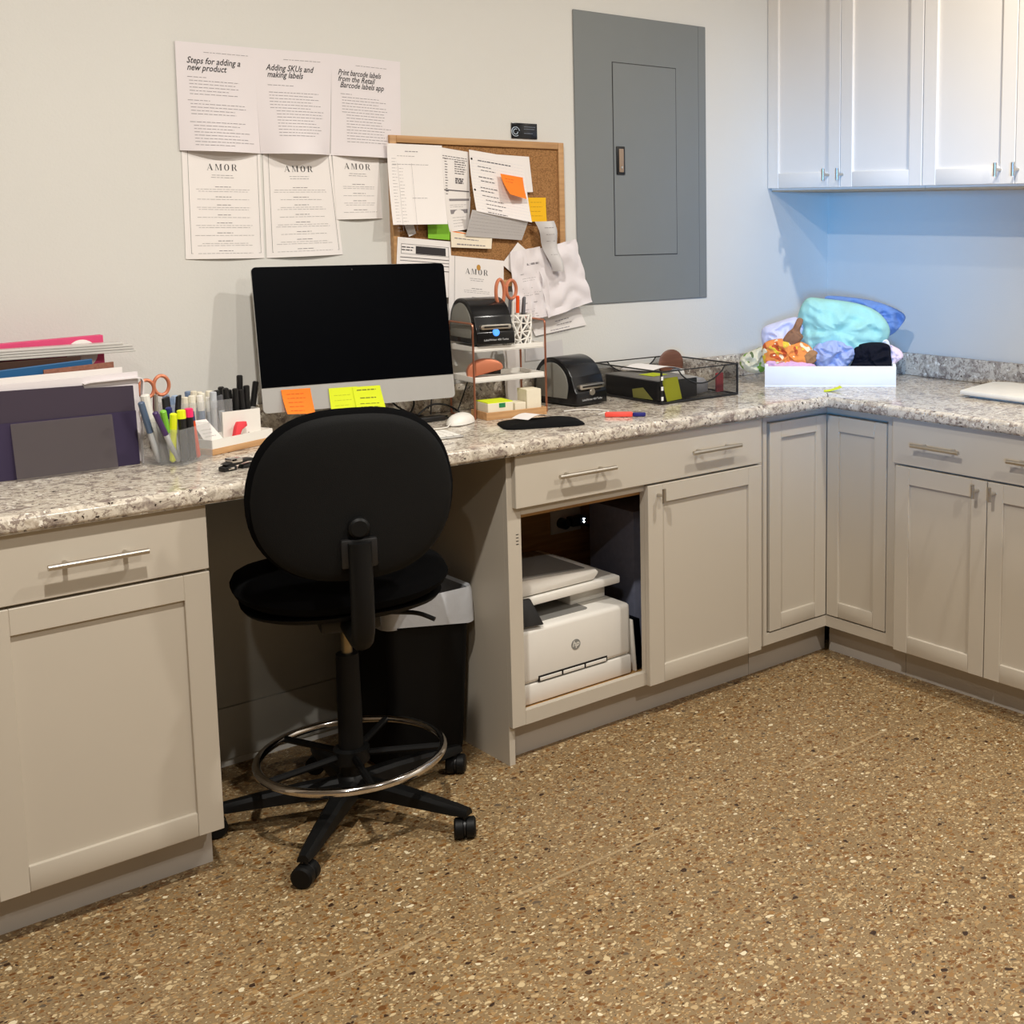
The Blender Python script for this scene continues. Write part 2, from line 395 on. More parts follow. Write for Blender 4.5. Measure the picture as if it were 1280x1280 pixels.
# open cabinet with the printer
t = thing('base_cabinet', 'off-white base cabinet with a missing left door, printer inside', 'cabinet')
XL, XM, XR = -1.859, -1.392, -.908
b = MB(); b.box((XL, FF+.019, 0), (XL+.018, WY-.001, ZT)); b.box((XR-.018, FF+.019, .11), (XR, WY-.001, ZT))
b.box((XL+.018, FF+.019, .70), (XR-.018, WY-.02, .715)); b.build('body', M_CAB, t, smooth=False)
b = MB(); b.box((XL+.018, WY-.02, .11), (XR-.018, WY-.001, .70)); b.box((XL+.018, FF+.019, .11), (XR-.018, WY-.02, .129))
b.box((XL+.018, FF+.02, .129), (XL+.022, WY-.02, .70)); b.box((XR-.022, FF+.02, .129), (XR-.018, WY-.02, .70)); b.box((XL+.022, FF+.02, .692), (XR-.022, WY-.02, .70))
b.build('interior', M_INT, t, smooth=False)
b = MB(); b.box((XL, FF, .113), (XL+.043, FF+.019, ZT), .0008, 1); b.box((XR-.035, FF, .113), (XR, FF+.019, ZT), .0008, 1)
b.box((XL+.043, FF, .705), (XR-.035, FF+.019, .732)); b.box((XL+.043, FF, .113), (XR-.035, FF+.019, .153)); b.box((XM, FF, .153), (XM+.04, FF+.019, .705))
b.build('face_frame', M_CAB, t, smooth=False)
MB().box((XL+.001, -.539, 0), (XR, -.52, .112)).build('toe_kick', M_KICK, t, smooth=False)
b = MB()
for z in (.652, .643, .634, .625): b.box((XL+.026, FF-.0006, z), (XL+.034, FF+.002, z+.002))
b.build('screw_slots', M_SEAM, t, smooth=False)
d = MB().box((-1.843, DF, .728), (-.931, FF-.0005, ZT-.003), .0015, 1).build('drawer', M_CAB, t)
bar_handle(-1.721, -1.528, .802, DF, d); bar_handle(-1.241, -1.045, .804, DF, d)
d = shaker(-1.392, -.931, .113, .7215, FF-.0005, DF).build('door', M_CAB, t); t_pull(-1.356, .692, DF, d)

# corner cabinet with the folded inset door
t = thing('corner_cabinet', 'off-white inside corner base cabinet with a folding two-panel door', 'cabinet')
e = .906; q = .606
b = MB(); b.prism([(-e, WY-.001), (-e, -.585), (-.585, -.585), (-.585, -e), (-.001, -e), (-.001, WY-.001)], .112, ZT); b.build('body', M_CAB, t, smooth=False)
b = MB()
b.prism([(-e, -.586), (-e, -q), (-q, -q), (-q, -e), (-.586, -e), (-.586, -.586)], .853, ZT)
b.prism([(-e, -.586), (-e, -q), (-q, -q), (-q, -e), (-.586, -e), (-.586, -.586)], .113, .150)
b.box((-e, -q, .150), (-.888, -.586, .853)); b.box((-q, -e, .150), (-.586, -.874, .853)); b.build('face_frame', M_CAB, t, smooth=False)
MB().box((-e, -.539, 0), (-.539, -.52, .113)).build('toe_kick', M_KICK, t, smooth=False)
MB().box((-.539, -e, 0), (-.520, -.562, .113)).build('toe_kick', M_KICK, t, smooth=False)
shaker(-.875, -.608, .155, .845, -.590, -.608, st=.052).build('door', M_CAB, t)
tb = shaker(.610, .869, .155, .845, -.590, -.608, st=.052); tb_o = tb.build('door', M_CAB, t); tb_o.rotation_euler = (0, 0, -PI/2)

# wall cabinets
def upper(label, y0, y1, seam):
    t = thing('wall_cabinet', label, 'cabinet', (0, 0, 0), -PI/2, 'white wall cabinets above the right counter')
    MB().box((y0, -.312, 1.597), (y1, -.001, 2.62)).build('body', M_CAB_LIT, t, smooth=False)
    MB().box((y0+.001, -.3115, 1.592), (y1-.001, -.0015, 1.5968)).build('bottom_panel', mat('underside_wood', srgb(176, 158, 132), .6), t, smooth=False)
    for a, b, x in ((y0+.001, seam-.0015, seam-.054), (seam+.0015, y1-.002, seam+.013+.0)):
        d = shaker(a, b, 1.604, 2.60, -.3125, -.332, st=.054).build('door', M_CAB_LIT, t)
        t_pull(x, 1.648, -.332, d)
    return t
upper('off-white double-door wall cabinet in the corner, beside the grey panel wall', .0425, .774, .4065)
upper('off-white double-door wall cabinet at the top right edge', .7755, 1.51, 1.1425)

# ------------------------------------------------------------------ worktop
def worktop():
    # bull-nosed front edge: the same outline lofted through the edge profile
    b = MB(); z0, z1, r = ZT+.0008, .914, .013
    prof = [(.004, z0)]+[(.010-.010*math.sin(a), z0+.010-.010*math.cos(a)) for a in (.35, .8, 1.2, PI/2)]
    prof += [(r-r*math.cos(a), z1-r+r*math.sin(a)) for a in (0, .3, .6, .9, 1.2, PI/2)]
    L = []
    for d, z in prof:
        q_ = -.649+d
        L.append([b._v(p) for p in [(-3.56, WY-.0015, z), (-3.56, q_, z), (q_, q_, z), (q_, -1.66, z), (-.0015, -1.66, z), (-.0015, WY-.0015, z)]])
    for A, B in zip(L, L[1:]):
        for k in range(6): b.bm.faces.new([A[k], A[(k+1) % 6], B[(k+1) % 6], B[k]])
    for ring, rev in ((L[0], 1), (L[-1], 0)):
        a, b1, c, d, e1, f1 = ring
        g = b._v((ring[2].co.x, WY-.0015, ring[2].co.z))
        for f in ((a, b1, c, g), (g, c, d, e1, f1)): b.bm.faces.new(f[::-1] if rev else f)
    return b
ct = worktop().build('countertop', M_GRAN, origin=(0, 0, ZT)); tag(ct, 'speckled cream and grey granite L-shaped countertop running around the corner', 'countertop')
MB().box((-3.56, WY-.021, .0385), (-.0225, WY-.0015, .120), .003).build('backsplash', M_GRAN, ct)
MB().box((-.021, -1.66, .0385), (-.0015, WY-.0015, .120), .003).build('backsplash', M_GRAN, ct)
MB().box((-.6502, -.6502, .0383), (-.6497, -.6497, .0386)).build('mitre_seam', M_SEAM, ct) if False else None
s_ = MB(); s_.prism([(-.648, -.6485), (-.6465, -.650), (-.585, -.588), (-.5865, -.5865)], .0379, .0383); s_.build('mitre_seam', M_SEAM, ct, smooth=False)

# ------------------------------------------------------------------ electrical panel
t = thing('electrical_panel', 'flush grey electrical panel cover in the wall right of the bulletin board', 'panel', (-.925, WY, 1.212))
MB().box((-.282, -.006, 0), (.284, -.0005, .947), .002, 1).build('cover', M_PANEL, t)
b = MB()
for a, c in (((-.130, -.0068, .158), (-.1285, -.0055, .795)), ((.143, -.0068, .158), (.1445, -.0055, .795)), ((-.130, -.0068, .158), (.1445, -.0055, .1595)), ((-.130, -.0068, .7935), (.1445, -.0055, .795))): b.box(a, c)
b.build('door_seam', M_SEAM, t, smooth=False)
MB().box((-.128, -.0085, .160), (.1425, -.006, .793), .0015, 1).build('door', M_PANEL, t)
MB().box((.248, -.0066, .002), (.2488, -.0055, .945)).build('fold_line', mat('panel_fold', srgb(96, 100, 102), .5), t, smooth=False)
l = MB().box((-.120, -.014, .428), (-.086, -.0085, .521), .002).build('latch', M_BLK, t)
MB().box((-.113, -.017, .436), (-.094, -.0145, .513), .001).build('latch_tab', mat('latch_tan', srgb(150, 128, 108), .4), l)
MB().tube([(-.103, -.0172, .452), (-.103, -.019, .452)], .004).build('keyhole', M_NICK, l)

# card magnet above the board
t = thing('magnet_card', 'small glossy black card stuck to the wall above the bulletin board', 'card', tuple(P(655, 174, 'y', WY)))
MB().box((-.0475, -.004, .001), (.0475, -.0005, .049), .0015).build('card', mat('glossy_black', srgb(22, 24, 30), .15), t)
b = MB()
for r, a0, a1 in ((.014, .2, 5.4), (.008, 1., 6.2)):
    b.tube([(-.033+r*math.cos(a0+(a1-a0)*k/20), -.0046, .022+r*math.sin(a0+(a1-a0)*k/20)) for k in range(21)], .0012, 6)
b.build('swirl_mark', mat('swirl_white', srgb(190, 205, 220), .4), t)
b = MB()
for z, x1 in ((.037, .04), (.030, .036), (.017, .03)): b.box((-.002, -.0044, z), (x1, -.0038, z+.0016))
b.build('printed_text', mat('card_grey', srgb(110, 118, 130), .5), t, smooth=False)

# ------------------------------------------------------------------ paper things
RND = random.Random(5)
def text_polys(s, size, shear=0., bold=0., sx=1.):
    cu = bpy.data.curves.new('t', 'FONT'); cu.body = s; cu.size = size; cu.shear = shear; cu.resolution_u = 2; cu.offset = bold
    ob = bpy.data.objects.new('t', cu); me = bpy.data.meshes.new_from_object(ob)
    vs = [(v.co.x*sx, v.co.y) for v in me.vertices]; fs = [tuple(p.vertices) for p in me.polygons]
    bpy.data.objects.remove(ob); bpy.data.meshes.remove(me); bpy.data.curves.remove(cu)
    return vs, fs
def didone(word, h):
    # high-contrast serif capitals A M O R
    vs, fs = [], []; x = 0; tk, tn = .17*h, .035*h
    def poly(pts):
        n = len(vs); vs.extend([(x+a*h, b_*h) for a, b_ in pts]); fs.append(tuple(range(n, n+len(pts))))
    def serif(c, z, w=.16): poly([(c-w, z), (c+w, z), (c+w, z+.035), (c-w, z+.035)])
    for ch in word:
        if ch == 'A':
            poly([(.06, 0), (.10, 0), (.46, 1), (.42, 1)]); poly([(.66, 0), (.86, 0), (.50, 1), (.38, 1)]); poly([(.2, .3), (.7, .3), (.7, .34), (.2, .34)]); serif(.08, 0, .1); serif(.78, 0, .16); wd = .95
        elif ch == 'M':
            poly([(.10, 0), (.14, 0), (.14, 1), (.10, 1)]); poly([(.10, 1), (.28, 1), (.58, .05), (.52, 0)]); poly([(.52, 0), (.56, 0), (.90, 1), (.86, 1)]); poly([(.84, 0), (1.02, 0), (1.02, 1), (.84, 1)]); serif(.12, 0, .12); serif(.93, 0, .17); serif(.93, .965, .17); wd = 1.15
        elif ch == 'O':
            n = 20
            for k in range(n):
                a, c = 2*PI*k/n, 2*PI*(k+1)/n
                poly([(.42+.40*math.cos(a), .5+.52*math.sin(a)), (.42+.40*math.cos(c), .5+.52*math.sin(c)), (.42+.22*math.cos(c), .5+.47*math.sin(c)), (.42+.22*math.cos(a), .5+.47*math.sin(a))])
            wd = .9
        else:
            poly([(.08, 0), (.26, 0), (.26, 1), (.08, 1)]); serif(.17, 0, .16); poly([(.26, .965), (.5, .965), (.5, 1), (.26, 1)]); poly([(.26, .47), (.5, .47), (.5, .505), (.26, .505)])
            n = 10
            for k in range(n):
                a, c = -PI/2+PI*k/n, -PI/2+PI*(k+1)/n
                poly([(.5+.24*math.cos(a), .735+.265*math.sin(a)), (.5+.24*math.cos(c), .735+.265*math.sin(c)), (.5+.08*math.cos(c), .735+.23*math.sin(c)), (.5+.08*math.cos(a), .735+.23*math.sin(a))])
            poly([(.42, .47), (.58, .47), (.84, 0), (.66, 0)]); serif(.8, 0, .1); wd = .95
        x += (wd+.28)*h
    return vs, fs, x-.28*h
class Sheet:
    """sheet of paper on a plane: corners TL TR BR BL in the world, lift(s, t) out of the plane"""
    def __init__(s, name, label, cat, c, out, m=None, lift=None, thick=.0006, group=None, nx=10, ny=12, base=.0015):
        s.c = [Vector(p) for p in c]; s.out = Vector(out).normalized(); s.lift = lift or (lambda a, b_: 0); s.base = base
        s.W = (s.c[1]-s.c[0]).length; s.H = (s.c[3]-s.c[0]).length
        b = MB(); G = [[s.at(i/nx, j/ny) for i in range(nx+1)] for j in range(ny+1)]
        lays = []
        for off in (0, thick):
            lays.append([[b._v(p+s.out*off) for p in row] for row in G])
        for j in range(ny):
            for i in range(nx):
                for L, rev in ((lays[0], 1), (lays[1], 0)):
                    f = [L[j][i], L[j+1][i], L[j+1][i+1], L[j][i+1]]; b.bm.faces.new(f[::-1] if rev else f)
        A, B = lays
        rim = [(0, i) for i in range(nx+1)]+[(j, nx) for j in range(1, ny+1)]+[(ny, i) for i in range(nx-1, -1, -1)]+[(j, 0) for j in range(ny-1, 0, -1)]
        for p, q_ in zip(rim, rim[1:]+rim[:1]): b.bm.faces.new([A[p[0]][p[1]], A[q_[0]][q_[1]], B[q_[0]][q_[1]], B[p[0]][p[1]]])
        s.thick = thick
        s.org = s.at(.5, 1)
        s.o = b.build(name, m or M_PAPER, origin=tuple(s.org)); tag(s.o, label, cat, group)
    def at(s, a, b_, off=0):
        top = s.c[0].lerp(s.c[1], a); bot = s.c[3].lerp(s.c[2], a)
        return top.lerp(bot, b_)+s.out*(s.base+s.lift(a, b_)+off)
    def put(s, polys, m=None, name='printed_text'):
        # polys: list of (verts in metres from the sheet's top left, y down; faces)
        b = MB()
        for vs, fs in polys:
            V_ = [b._v(s.at(x/s.W, y/s.H, s.thick+.0004)-s.org) for x, y in vs]
            for f in fs:
                try: b.bm.faces.new([V_[i] for i in f])
                except ValueError: pass
        o = b.build(name, m or M_INK, s.o, smooth=False, recalc=False); return o
    def text(s, st, x, y, size, shear=0, bold=0, sx=1):
        vs, fs = text_polys(st, size, shear, bold, sx); return [(x+a, y-b_) for a, b_ in vs], fs
    def word(s, st, cx, y, h):
        vs, fs, wd = didone(st, h); return [(cx-wd/2+a, y-b_) for a, b_ in vs], fs
    def lines(s, x0, x1, y, n, dy, h=.0014, center=False, ragged=.35, seed=1):
        rnd = random.Random(seed); vs, fs = [], []
        for k in range(n):
            L = (x1-x0)*(1-ragged*rnd.random()); a = x0 if not center else (x0+x1)/2-L/2; end = a+L
            while a < end:
                wl = min(rnd.uniform(.005, .014), end-a); i = len(vs)
                vs += [(a, y), (a+wl, y), (a+wl, y+h), (a, y+h)]; fs.append((i, i+1, i+2, i+3)); a += wl+.0022
            y += dy
        return vs, fs
    def rect(s, x0, y0, x1, y1): return [(x0, y0), (x1, y0), (x1, y1), (x0, y1)], [(0, 1, 2, 3)]
    def border(s, x0, y0, x1, y1, w=.0007, sides='LRB'):
        vs, fs = [], []
        for k, r in dict(L=(x0, y0, x0+w, y1), R=(x1-w, y0, x1, y1), B=(x0, y1-w, x1, y1), T=(x0, y0, x1, y0+w)).items():
            if k in sides:
                i = len(vs); vs += [(r[0], r[1]), (r[2], r[1]), (r[2], r[3]), (r[0], r[3])]; fs.append((i, i+1, i+2, i+3))
        return vs, fs
OUT = Vector((0, -1, 0))
def wallq(pts, y=WY): return [P(u, v, 'y', y) for u, v in pts]
bulge = lambda amt, pw=2.2: (lambda a, b_: amt*math.sin(PI*min(max(a, 0), 1))*b_**pw)
sh = Sheet('wall_paper_sheet', 'white sheet titled Steps for adding a new product, top left on the wall', 'paper', wallq([(217.5, 51), (316, 60), (324.5, 192), (224, 188)]), OUT, M_PAPERL, bulge(.030), group='instruction sheets taped to the wall', base=.004)
sh.put([sh.text('Steps for adding a', .026, .052, .023, .35, .0003, .82), sh.text('new product', .026, .070, .023, .35, .0003, .82)], name='script_title')
sh.put([sh.lines(.07, .19, .022, 1, .01, .0012, ragged=.05, seed=2), sh.lines(.026, .075, .086, 1, .01), sh.lines(.030, .165, .095, 5, .0085, ragged=.3, seed=3), sh.lines(.024, .08, .145, 1, .01), sh.lines(.030, .185, .154, 4, .0085, ragged=.5, seed=4), sh.lines(.026, .17, .200, 1, .008), sh.lines(.034, .185, .209, 7, .0082, ragged=.4, seed=5)], M_INKL)
sh = Sheet('wall_paper_sheet', 'white sheet titled Adding SKUs and making labels, top middle on the wall', 'paper', wallq([(316, 60), (414, 67.5), (411.5, 194), (325, 192)]), OUT, M_PAPERL, bulge(.052), group='instruction sheets taped to the wall', base=.003)
sh.put([sh.text('Adding SKUs and', .030, .055, .023, .35, .0003, .82), sh.text('making labels', .032, .073, .023, .35, .0003, .82)], name='script_title')
sh.put([sh.lines(.08, .19, .024, 1, .01, .0012, ragged=.05, seed=2), sh.lines(.032, .11, .093, 1, .01), sh.lines(.034, .19, .112, 6, .0082, ragged=.3, seed=13), sh.lines(.050, .198, .161, 9, .0082, ragged=.3, seed=14)], M_INKL)
sh = Sheet('wall_paper_sheet', 'white sheet titled Print barcode labels, top right above the board corner', 'paper', wallq([(414, 67.5), (499.5, 77.5), (501, 199), (413, 194)]), OUT, M_PAPERL, bulge(.022), group='instruction sheets taped to the wall', base=.002)
sh.put([sh.text('Print barcode labels', .018, .054, .022, .35, .0003, .72), sh.text('from the Retail', .018, .071, .022, .35, .0003, .80), sh.text('Barcode labels app', .024, .088, .022, .35, .0003, .78)], name='script_title')
sh.put([sh.lines(.07, .17, .024, 1, .01, .0012, ragged=.05, seed=2), sh.lines(.026, .06, .105, 1, .01), sh.lines(.03, .18, .114, 6, .0082, ragged=.3, seed=23), sh.lines(.042, .185, .163, 10, .0082, ragged=.3, seed=24)], M_INKL)
def amor(label, c, seed, nl, hw, lift=.006, brd=True, cxf=.5, ty=.052, base=.0015, group='AMOR policy sheets taped below the instructions', ctr=None, th=.0165):
    s = Sheet('wall_paper_sheet', label, 'paper', c, OUT, M_PAPER, bulge(lift, 3), group=group, base=base)
    cx = s.W*cxf; s.put([s.word('AMOR', cx, ty, th)], name='serif_title')
    L = [s.lines(cx-.03, cx+.03, ty+.012, 2, .006, .0012, True, .3, seed)]
    y = ty+.042
    for k in range(nl):
        if y > s.H-.02: break
        L.append(s.lines(cx-.022, cx+.022, y, 1, .01, .0016, True, .3, seed+k)); n = 1+(seed+k) % 2
        L.append(s.lines(cx-hw, cx+hw, y+.007, n, .0055, .0009, True, .25, seed*3+k)); y += .021+.005*(n-1)
    s.put(L, M_INKL)
    if brd: s.put([s.border(.014 if brd != 'R' else .006, .0, s.W-.008, s.H-.014)], M_INK, 'border_line')
    return s
amor('framed AMOR policy sheet, lower left of the wall papers', wallq([(226.5, 186), (324.5, 190), (330, 322.5), (232, 324)]), 3, 8, .078, .006)
amor('framed AMOR policy sheet, lower middle of the wall papers, under a curled page', wallq([(328, 190), (413, 192), (428, 318), (333, 322.5)]), 7, 8, .072, .010)
amor('short AMOR policy sheet beside the bulletin board, lower right of the wall papers', wallq([(414.5, 190), (472.5, 194), (477.5, 273), (420, 274.5)]), 11, 5, .055, .008, False, .52, .045, base=.0026)

# ------------------------------------------------------------------ bulletin board
t = thing('bulletin_board', 'cork bulletin board in a light wooden frame, covered in pinned papers', 'board', (-1.566, WY, 1.285))
bw, bh, fw = .302, .450, .021
MB().box((-bw+.004, -.013, .004), (bw-.004, -.001, bh-.004)).build('cork_panel', M_CORK, t, smooth=False)
for a, c in (((-bw, -.021, 0), (-bw+fw, -.0008, bh)), ((bw-fw, -.021, 0), (bw, -.0008, bh)), ((-bw+fw, -.021, bh-fw), (bw-fw, -.0008, bh)), ((-bw+fw, -.021, 0), (bw-fw, -.0008, fw))):
    MB().box(a, c, .002).build('frame_rail', M_FRAME, t)
YB = WY-.0225
def bq(pts, dy=0): return [P(u, v, 'y', YB-dy) for u, v in pts]
G_B = 'papers pinned to the bulletin board'
M_ORA = mat('orange_note', srgb(255, 132, 36), .8, nz=.03); M_AMB = mat('amber_note', srgb(240, 184, 20), .8, nz=.03)
M_GRN = mat('green_note', srgb(130, 190, 50), .8, nz=.03); M_YGR = mat('lime_note', srgb(222, 236, 40), .8, nz=.03)
s = Sheet('pinned_invoice', 'white invoice with a black header box on the board, above the computer screen corner', 'paper', bq([(497, 296), (563, 302), (566, 372), (494, 368)]), OUT, M_PAPER, group=G_B, base=0)
s.put([s.rect(.058, .022, .155, .045)], M_INK, 'black_block')
s.put([s.border(.012, .018, .165, .047, .001, 'LRTB'), s.rect(.01, .056, .18, .058), s.rect(.01, .066, .18, .0675), s.lines(.014, .055, .026, 2, .008, .003), s.rect(.12, .075, .18, .077), s.rect(.12, .09, .18, .092)], M_INK, 'printed_lines')
s = amor('AMOR sheet pinned low on the board behind the label printer', bq([(561, 319), (629, 326), (629, 418), (560, 412)]), 5, 5, .058, .004, False, .50, .050, group=G_B, base=.0020)
s.put([s.border(.018, 0, s.W+.0, s.H, .0012, 'L')], M_INKL, 'border_line')
s.put([([(a, b_) for a, b_ in circ(.009, 12, (s.W*.5+.006, .028), sx=.8)], [tuple(range(12))])], mat('gold_leaf', srgb(190, 140, 60), .6), 'gold_mark')
s = Sheet('pinned_receipt', 'printed receipt sheet between the ledger sheet and the lined page', 'paper', bq([(550, 184), (585, 190), (587.5, 252), (553, 250)]), OUT, M_PAPER, group=G_B, base=.0006)
s.put([s.lines(.006, .09, .022, 2, .007, .002, ragged=.1, seed=4), s.lines(.012, .022, .03, 14, .008, .0022, ragged=.4, seed=6), s.lines(.045, .085, .035, 6, .007, .0028, ragged=.3, seed=8), s.lines(.046, .075, .085, 3, .006, .005, ragged=.2, seed=3), s.rect(.004, .122, .092, .1255), s.rect(.004, .150, .092, .152)], mat('grey_ink', srgb(96, 90, 92), .8))
s = Sheet('pinned_receipt', 'short receipt hanging below the ledger sheet, grey barcode band', 'paper', bq([(553, 246), (588, 246), (586, 286), (562, 290)], .002), OUT, M_PAPER, bulge(.006), group=G_B, base=.0006)
s.put([s.rect(.02, .006, .09, .013), s.rect(.018, .040, .085, .053), s.lines(.02, .085, .025, 2, .006, .001), s.lines(.022, .08, .064, 4, .009, .001)], M_INKL)
s = Sheet('pinned_slip', 'cream handwritten slip hanging under the grey folded page', 'paper', bq([(563, 287), (615, 296), (614, 311), (564, 309)], .004), OUT, mat('cream_paper', srgb(238, 226, 204), .9), group=G_B, base=.0006)
s.put([s.text('Track gift vouchers and', .012, .030, .010, .3, 0, .8), s.text('buy items & receipts', .018, .046, .010, .3, 0, .8)] if False else [s.lines(.012, .12, .022, 1, .01, .003, seed=5), s.lines(.02, .13, .040, 1, .01, .004, ragged=.1, seed=6)], M_INKL, 'handwriting')
s.put([s.rect(.006, .003, .052, .006)], M_ORA, 'orange_line')
s = Sheet('sticky_note', 'green sticky note peeking out below the ledger sheet on the board', 'sticky note', bq([(534, 270), (563, 270), (562, 300), (535, 298)], .001), OUT, M_GRN, group=G_B, base=.0006)
s = Sheet('pinned_tag', 'tiny white tag hanging under the ledger sheet on the board', 'tag', bq([(503, 276), (515, 274), (520, 292), (511, 296)], .001), OUT, M_PAPERG, base=.0006, nx=2, ny=2)
s = Sheet('pinned_ledger', 'large white ledger sheet at the upper left of the bulletin board', 'paper', bq([(483.5, 179), (552, 182), (552, 280), (484, 281)], .003), OUT, M_PAPER, lambda a, b_: .034*b_**1.6, group=G_B, base=.0006)
s.put([s.lines(.055, .10, .020, 1, .01, .002, seed=3), s.lines(.03, .09, .034, 1, .01, .0012, seed=4), s.lines(.014, .13, .058, 1, .01, .0012, ragged=.1), s.lines(.012, .028, .042, 24, .009, .0009, seed=8), s.lines(.034, .05, .07, 18, .0095, .0009, seed=9), s.lines(.07, .12, .155, 1, .01, .0012), s.border(.03, .055, .075, .25, .0006, 'LR')], M_INKL)
# notebook page with a folded-under page, its shade put into grey paper
s = Sheet('pinned_page', 'white blank page behind the lined page, top right of the board papers', 'paper', bq([(620, 193), (661, 196), (666, 240), (625, 242)], .002), OUT, M_PAPER, group=G_B, base=.0006)
s = Sheet('folded_page', 'shade-grey underside of a page folded back below the lined page', 'paper', [P(590, 262, 'y', YB-.040), P(661, 274, 'y', YB-.036), P(652, 300, 'y', YB-.004), P(582, 295, 'y', YB-.008)], (0, -1, -.6), M_PAPERG, group=G_B, base=.0006)
s.put([s.lines(0.004, s.W-.004, .012, 6, .011, .0005, ragged=0)], M_INKL, 'ruled_lines')
s = Sheet('notebook_page', 'handwritten lined page with punched holes and an orange note, on the board', 'paper', bq([(586, 187), (655, 199), (657, 278), (588, 264)], .006), OUT, M_PAPER, lambda a, b_: .034*b_**1.7, group=G_B, base=.0006)
s.put([s.lines(.004, s.W-.004, .02+.009*k, 1, 1, .0004, ragged=0) for k in range(20)], mat('rule_blue', srgb(190, 192, 205), .9), 'ruled_lines')
s.put([s.lines(.028, .15, .026, 1, .01, .003, ragged=.05, seed=2), s.lines(.026, .075, .044, 1, 1, .0022), s.lines(.036, .09, .054, 1, 1, .0022), s.lines(.026, .08, .075, 1, 1, .0026), s.lines(.032, .085, .086, 1, 1, .0026), s.lines(.028, .092, .106, 2, .01, .0026, seed=4), s.lines(.03, .09, .130, 1, 1, .0022), s.lines(.04, .11, .142, 4, .012, .0022, seed=7)], mat('pen_ink', srgb(92, 88, 92), .8), 'handwriting')
s.put([(circ(.0035, 10, (.007, .026)), [tuple(range(10))]), (circ(.0035, 10, (.007, .118)), [tuple(range(10))])], M_SEAM, 'punched_holes')
s = Sheet('sticky_note', 'orange sticky note curling off the handwritten lined page on the board', 'sticky note', bq([(625, 217), (653, 222), (654, 249), (628, 243)], .024), OUT, M_ORA, lambda a, b_: .034*b_**1.6*(1.2-.7*a), base=.002)
s.put([s.lines(.012, .05, .012, 2, .009, .0015, seed=3)], mat('orange_ink', srgb(210, 90, 20), .8), 'handwriting')
s = Sheet('sticky_note', 'amber sticky note on the right side of the bulletin board', 'sticky note', bq([(659, 247), (682, 247), (682, 277), (660, 277)], .001), OUT, M_AMB, lambda a, b_: .006*b_**2, base=.0006)
s.put([s.lines(.01, .055, .014, 4, .014, .0016, seed=3)], mat('amber_ink', srgb(190, 140, 20), .8), 'handwriting')
crump = lambda amp, f, sd, add=None: (lambda a, b_: abs(noise.noise(Vector((a*f, b_*f, sd))))*amp+(add(a, b_) if add else 0))
s = Sheet('crumpled_sheet', 'white sheet corner sticking up behind the crumpled papers on the board', 'paper', bq([(647, 303), (672, 325), (656, 356), (627, 330)], .001), OUT, M_PAPER, group=G_B, base=.0006)
s = Sheet('crumpled_sheet', 'large crumpled blank sheet hanging off the lower right of the board', 'paper', bq([(668, 312), (718, 299), (735, 377), (680, 397)], .004), OUT, M_PAPERL, crump(.03, 3.1, 2.2, lambda a, b_: .015*b_), group=G_B, base=.0006, nx=18, ny=22)
s = Sheet('crumpled_sheet', 'crumpled printed form hanging between the pen cup and the crumpled blank sheet', 'paper', bq([(637, 315), (674, 308), (686, 394), (640, 402)], .006), OUT, M_PAPERL, crump(.02, 3.4, 5.1, lambda a, b_: .012*b_), group=G_B, base=.0006, nx=16, ny=20)
s.put([s.lines(.055, .095, .045, 1, 1, .006, ragged=.1), s.rect(.03, .075, .085, .0765), s.lines(.035, .08, .09, 2, .007, .001), s.rect(.032, .12, .098, .1215), s.lines(.035, .09, .135, 2, .007, .001), s.rect(.03, .165, .095, .1665), s.lines(.03, .07, .185, 5, .008, .001)], M_INKL)
s = Sheet('receipt_roll', 'long narrow curled receipt hanging below the amber note', 'receipt', bq([(668, 277), (692, 276), (699, 338), (685, 339)], .012), OUT, M_PAPERG, lambda a, b_: .022*math.sin(PI*a)+.02*b_+.008*math.sin(b_*9), base=.0012)
s.put([s.lines(.015, .05, .02, 5, .022, .0016, seed=3)], M_INKL)
s = Sheet('index_card', 'white tilted card with handwriting on the wall below the board', 'card', wallq([(660, 402), (722, 384), (731.5, 406), (668, 420)], WY-.0), OUT, M_PAPER, base=.006)
s.put([s.lines(.09, .15, .02, 2, .012, .0022, seed=3), s.lines(.06, .15, .045, 2, .010, .002, seed=9)], M_INKL, 'handwriting')
s = Sheet('paper_strip', 'narrow white paper strip hanging behind the copper wire shelf', 'paper', [P(628, 432, 'y', WY-.03), P(647, 430, 'y', WY-.03), P(651, 502, 'y', WY-.04), P(634, 504, 'y', WY-.04)], OUT, M_PAPER, lambda a, b_: .004*math.sin(6*b_), base=0)
s = Sheet('paper_strip', 'pale grey sheet standing against the wall right of the copper shelf', 'paper', wallq([(656, 432), (702, 424), (704, 446), (656, 452)], WY-.0), OUT, M_PAPERG, base=.002)

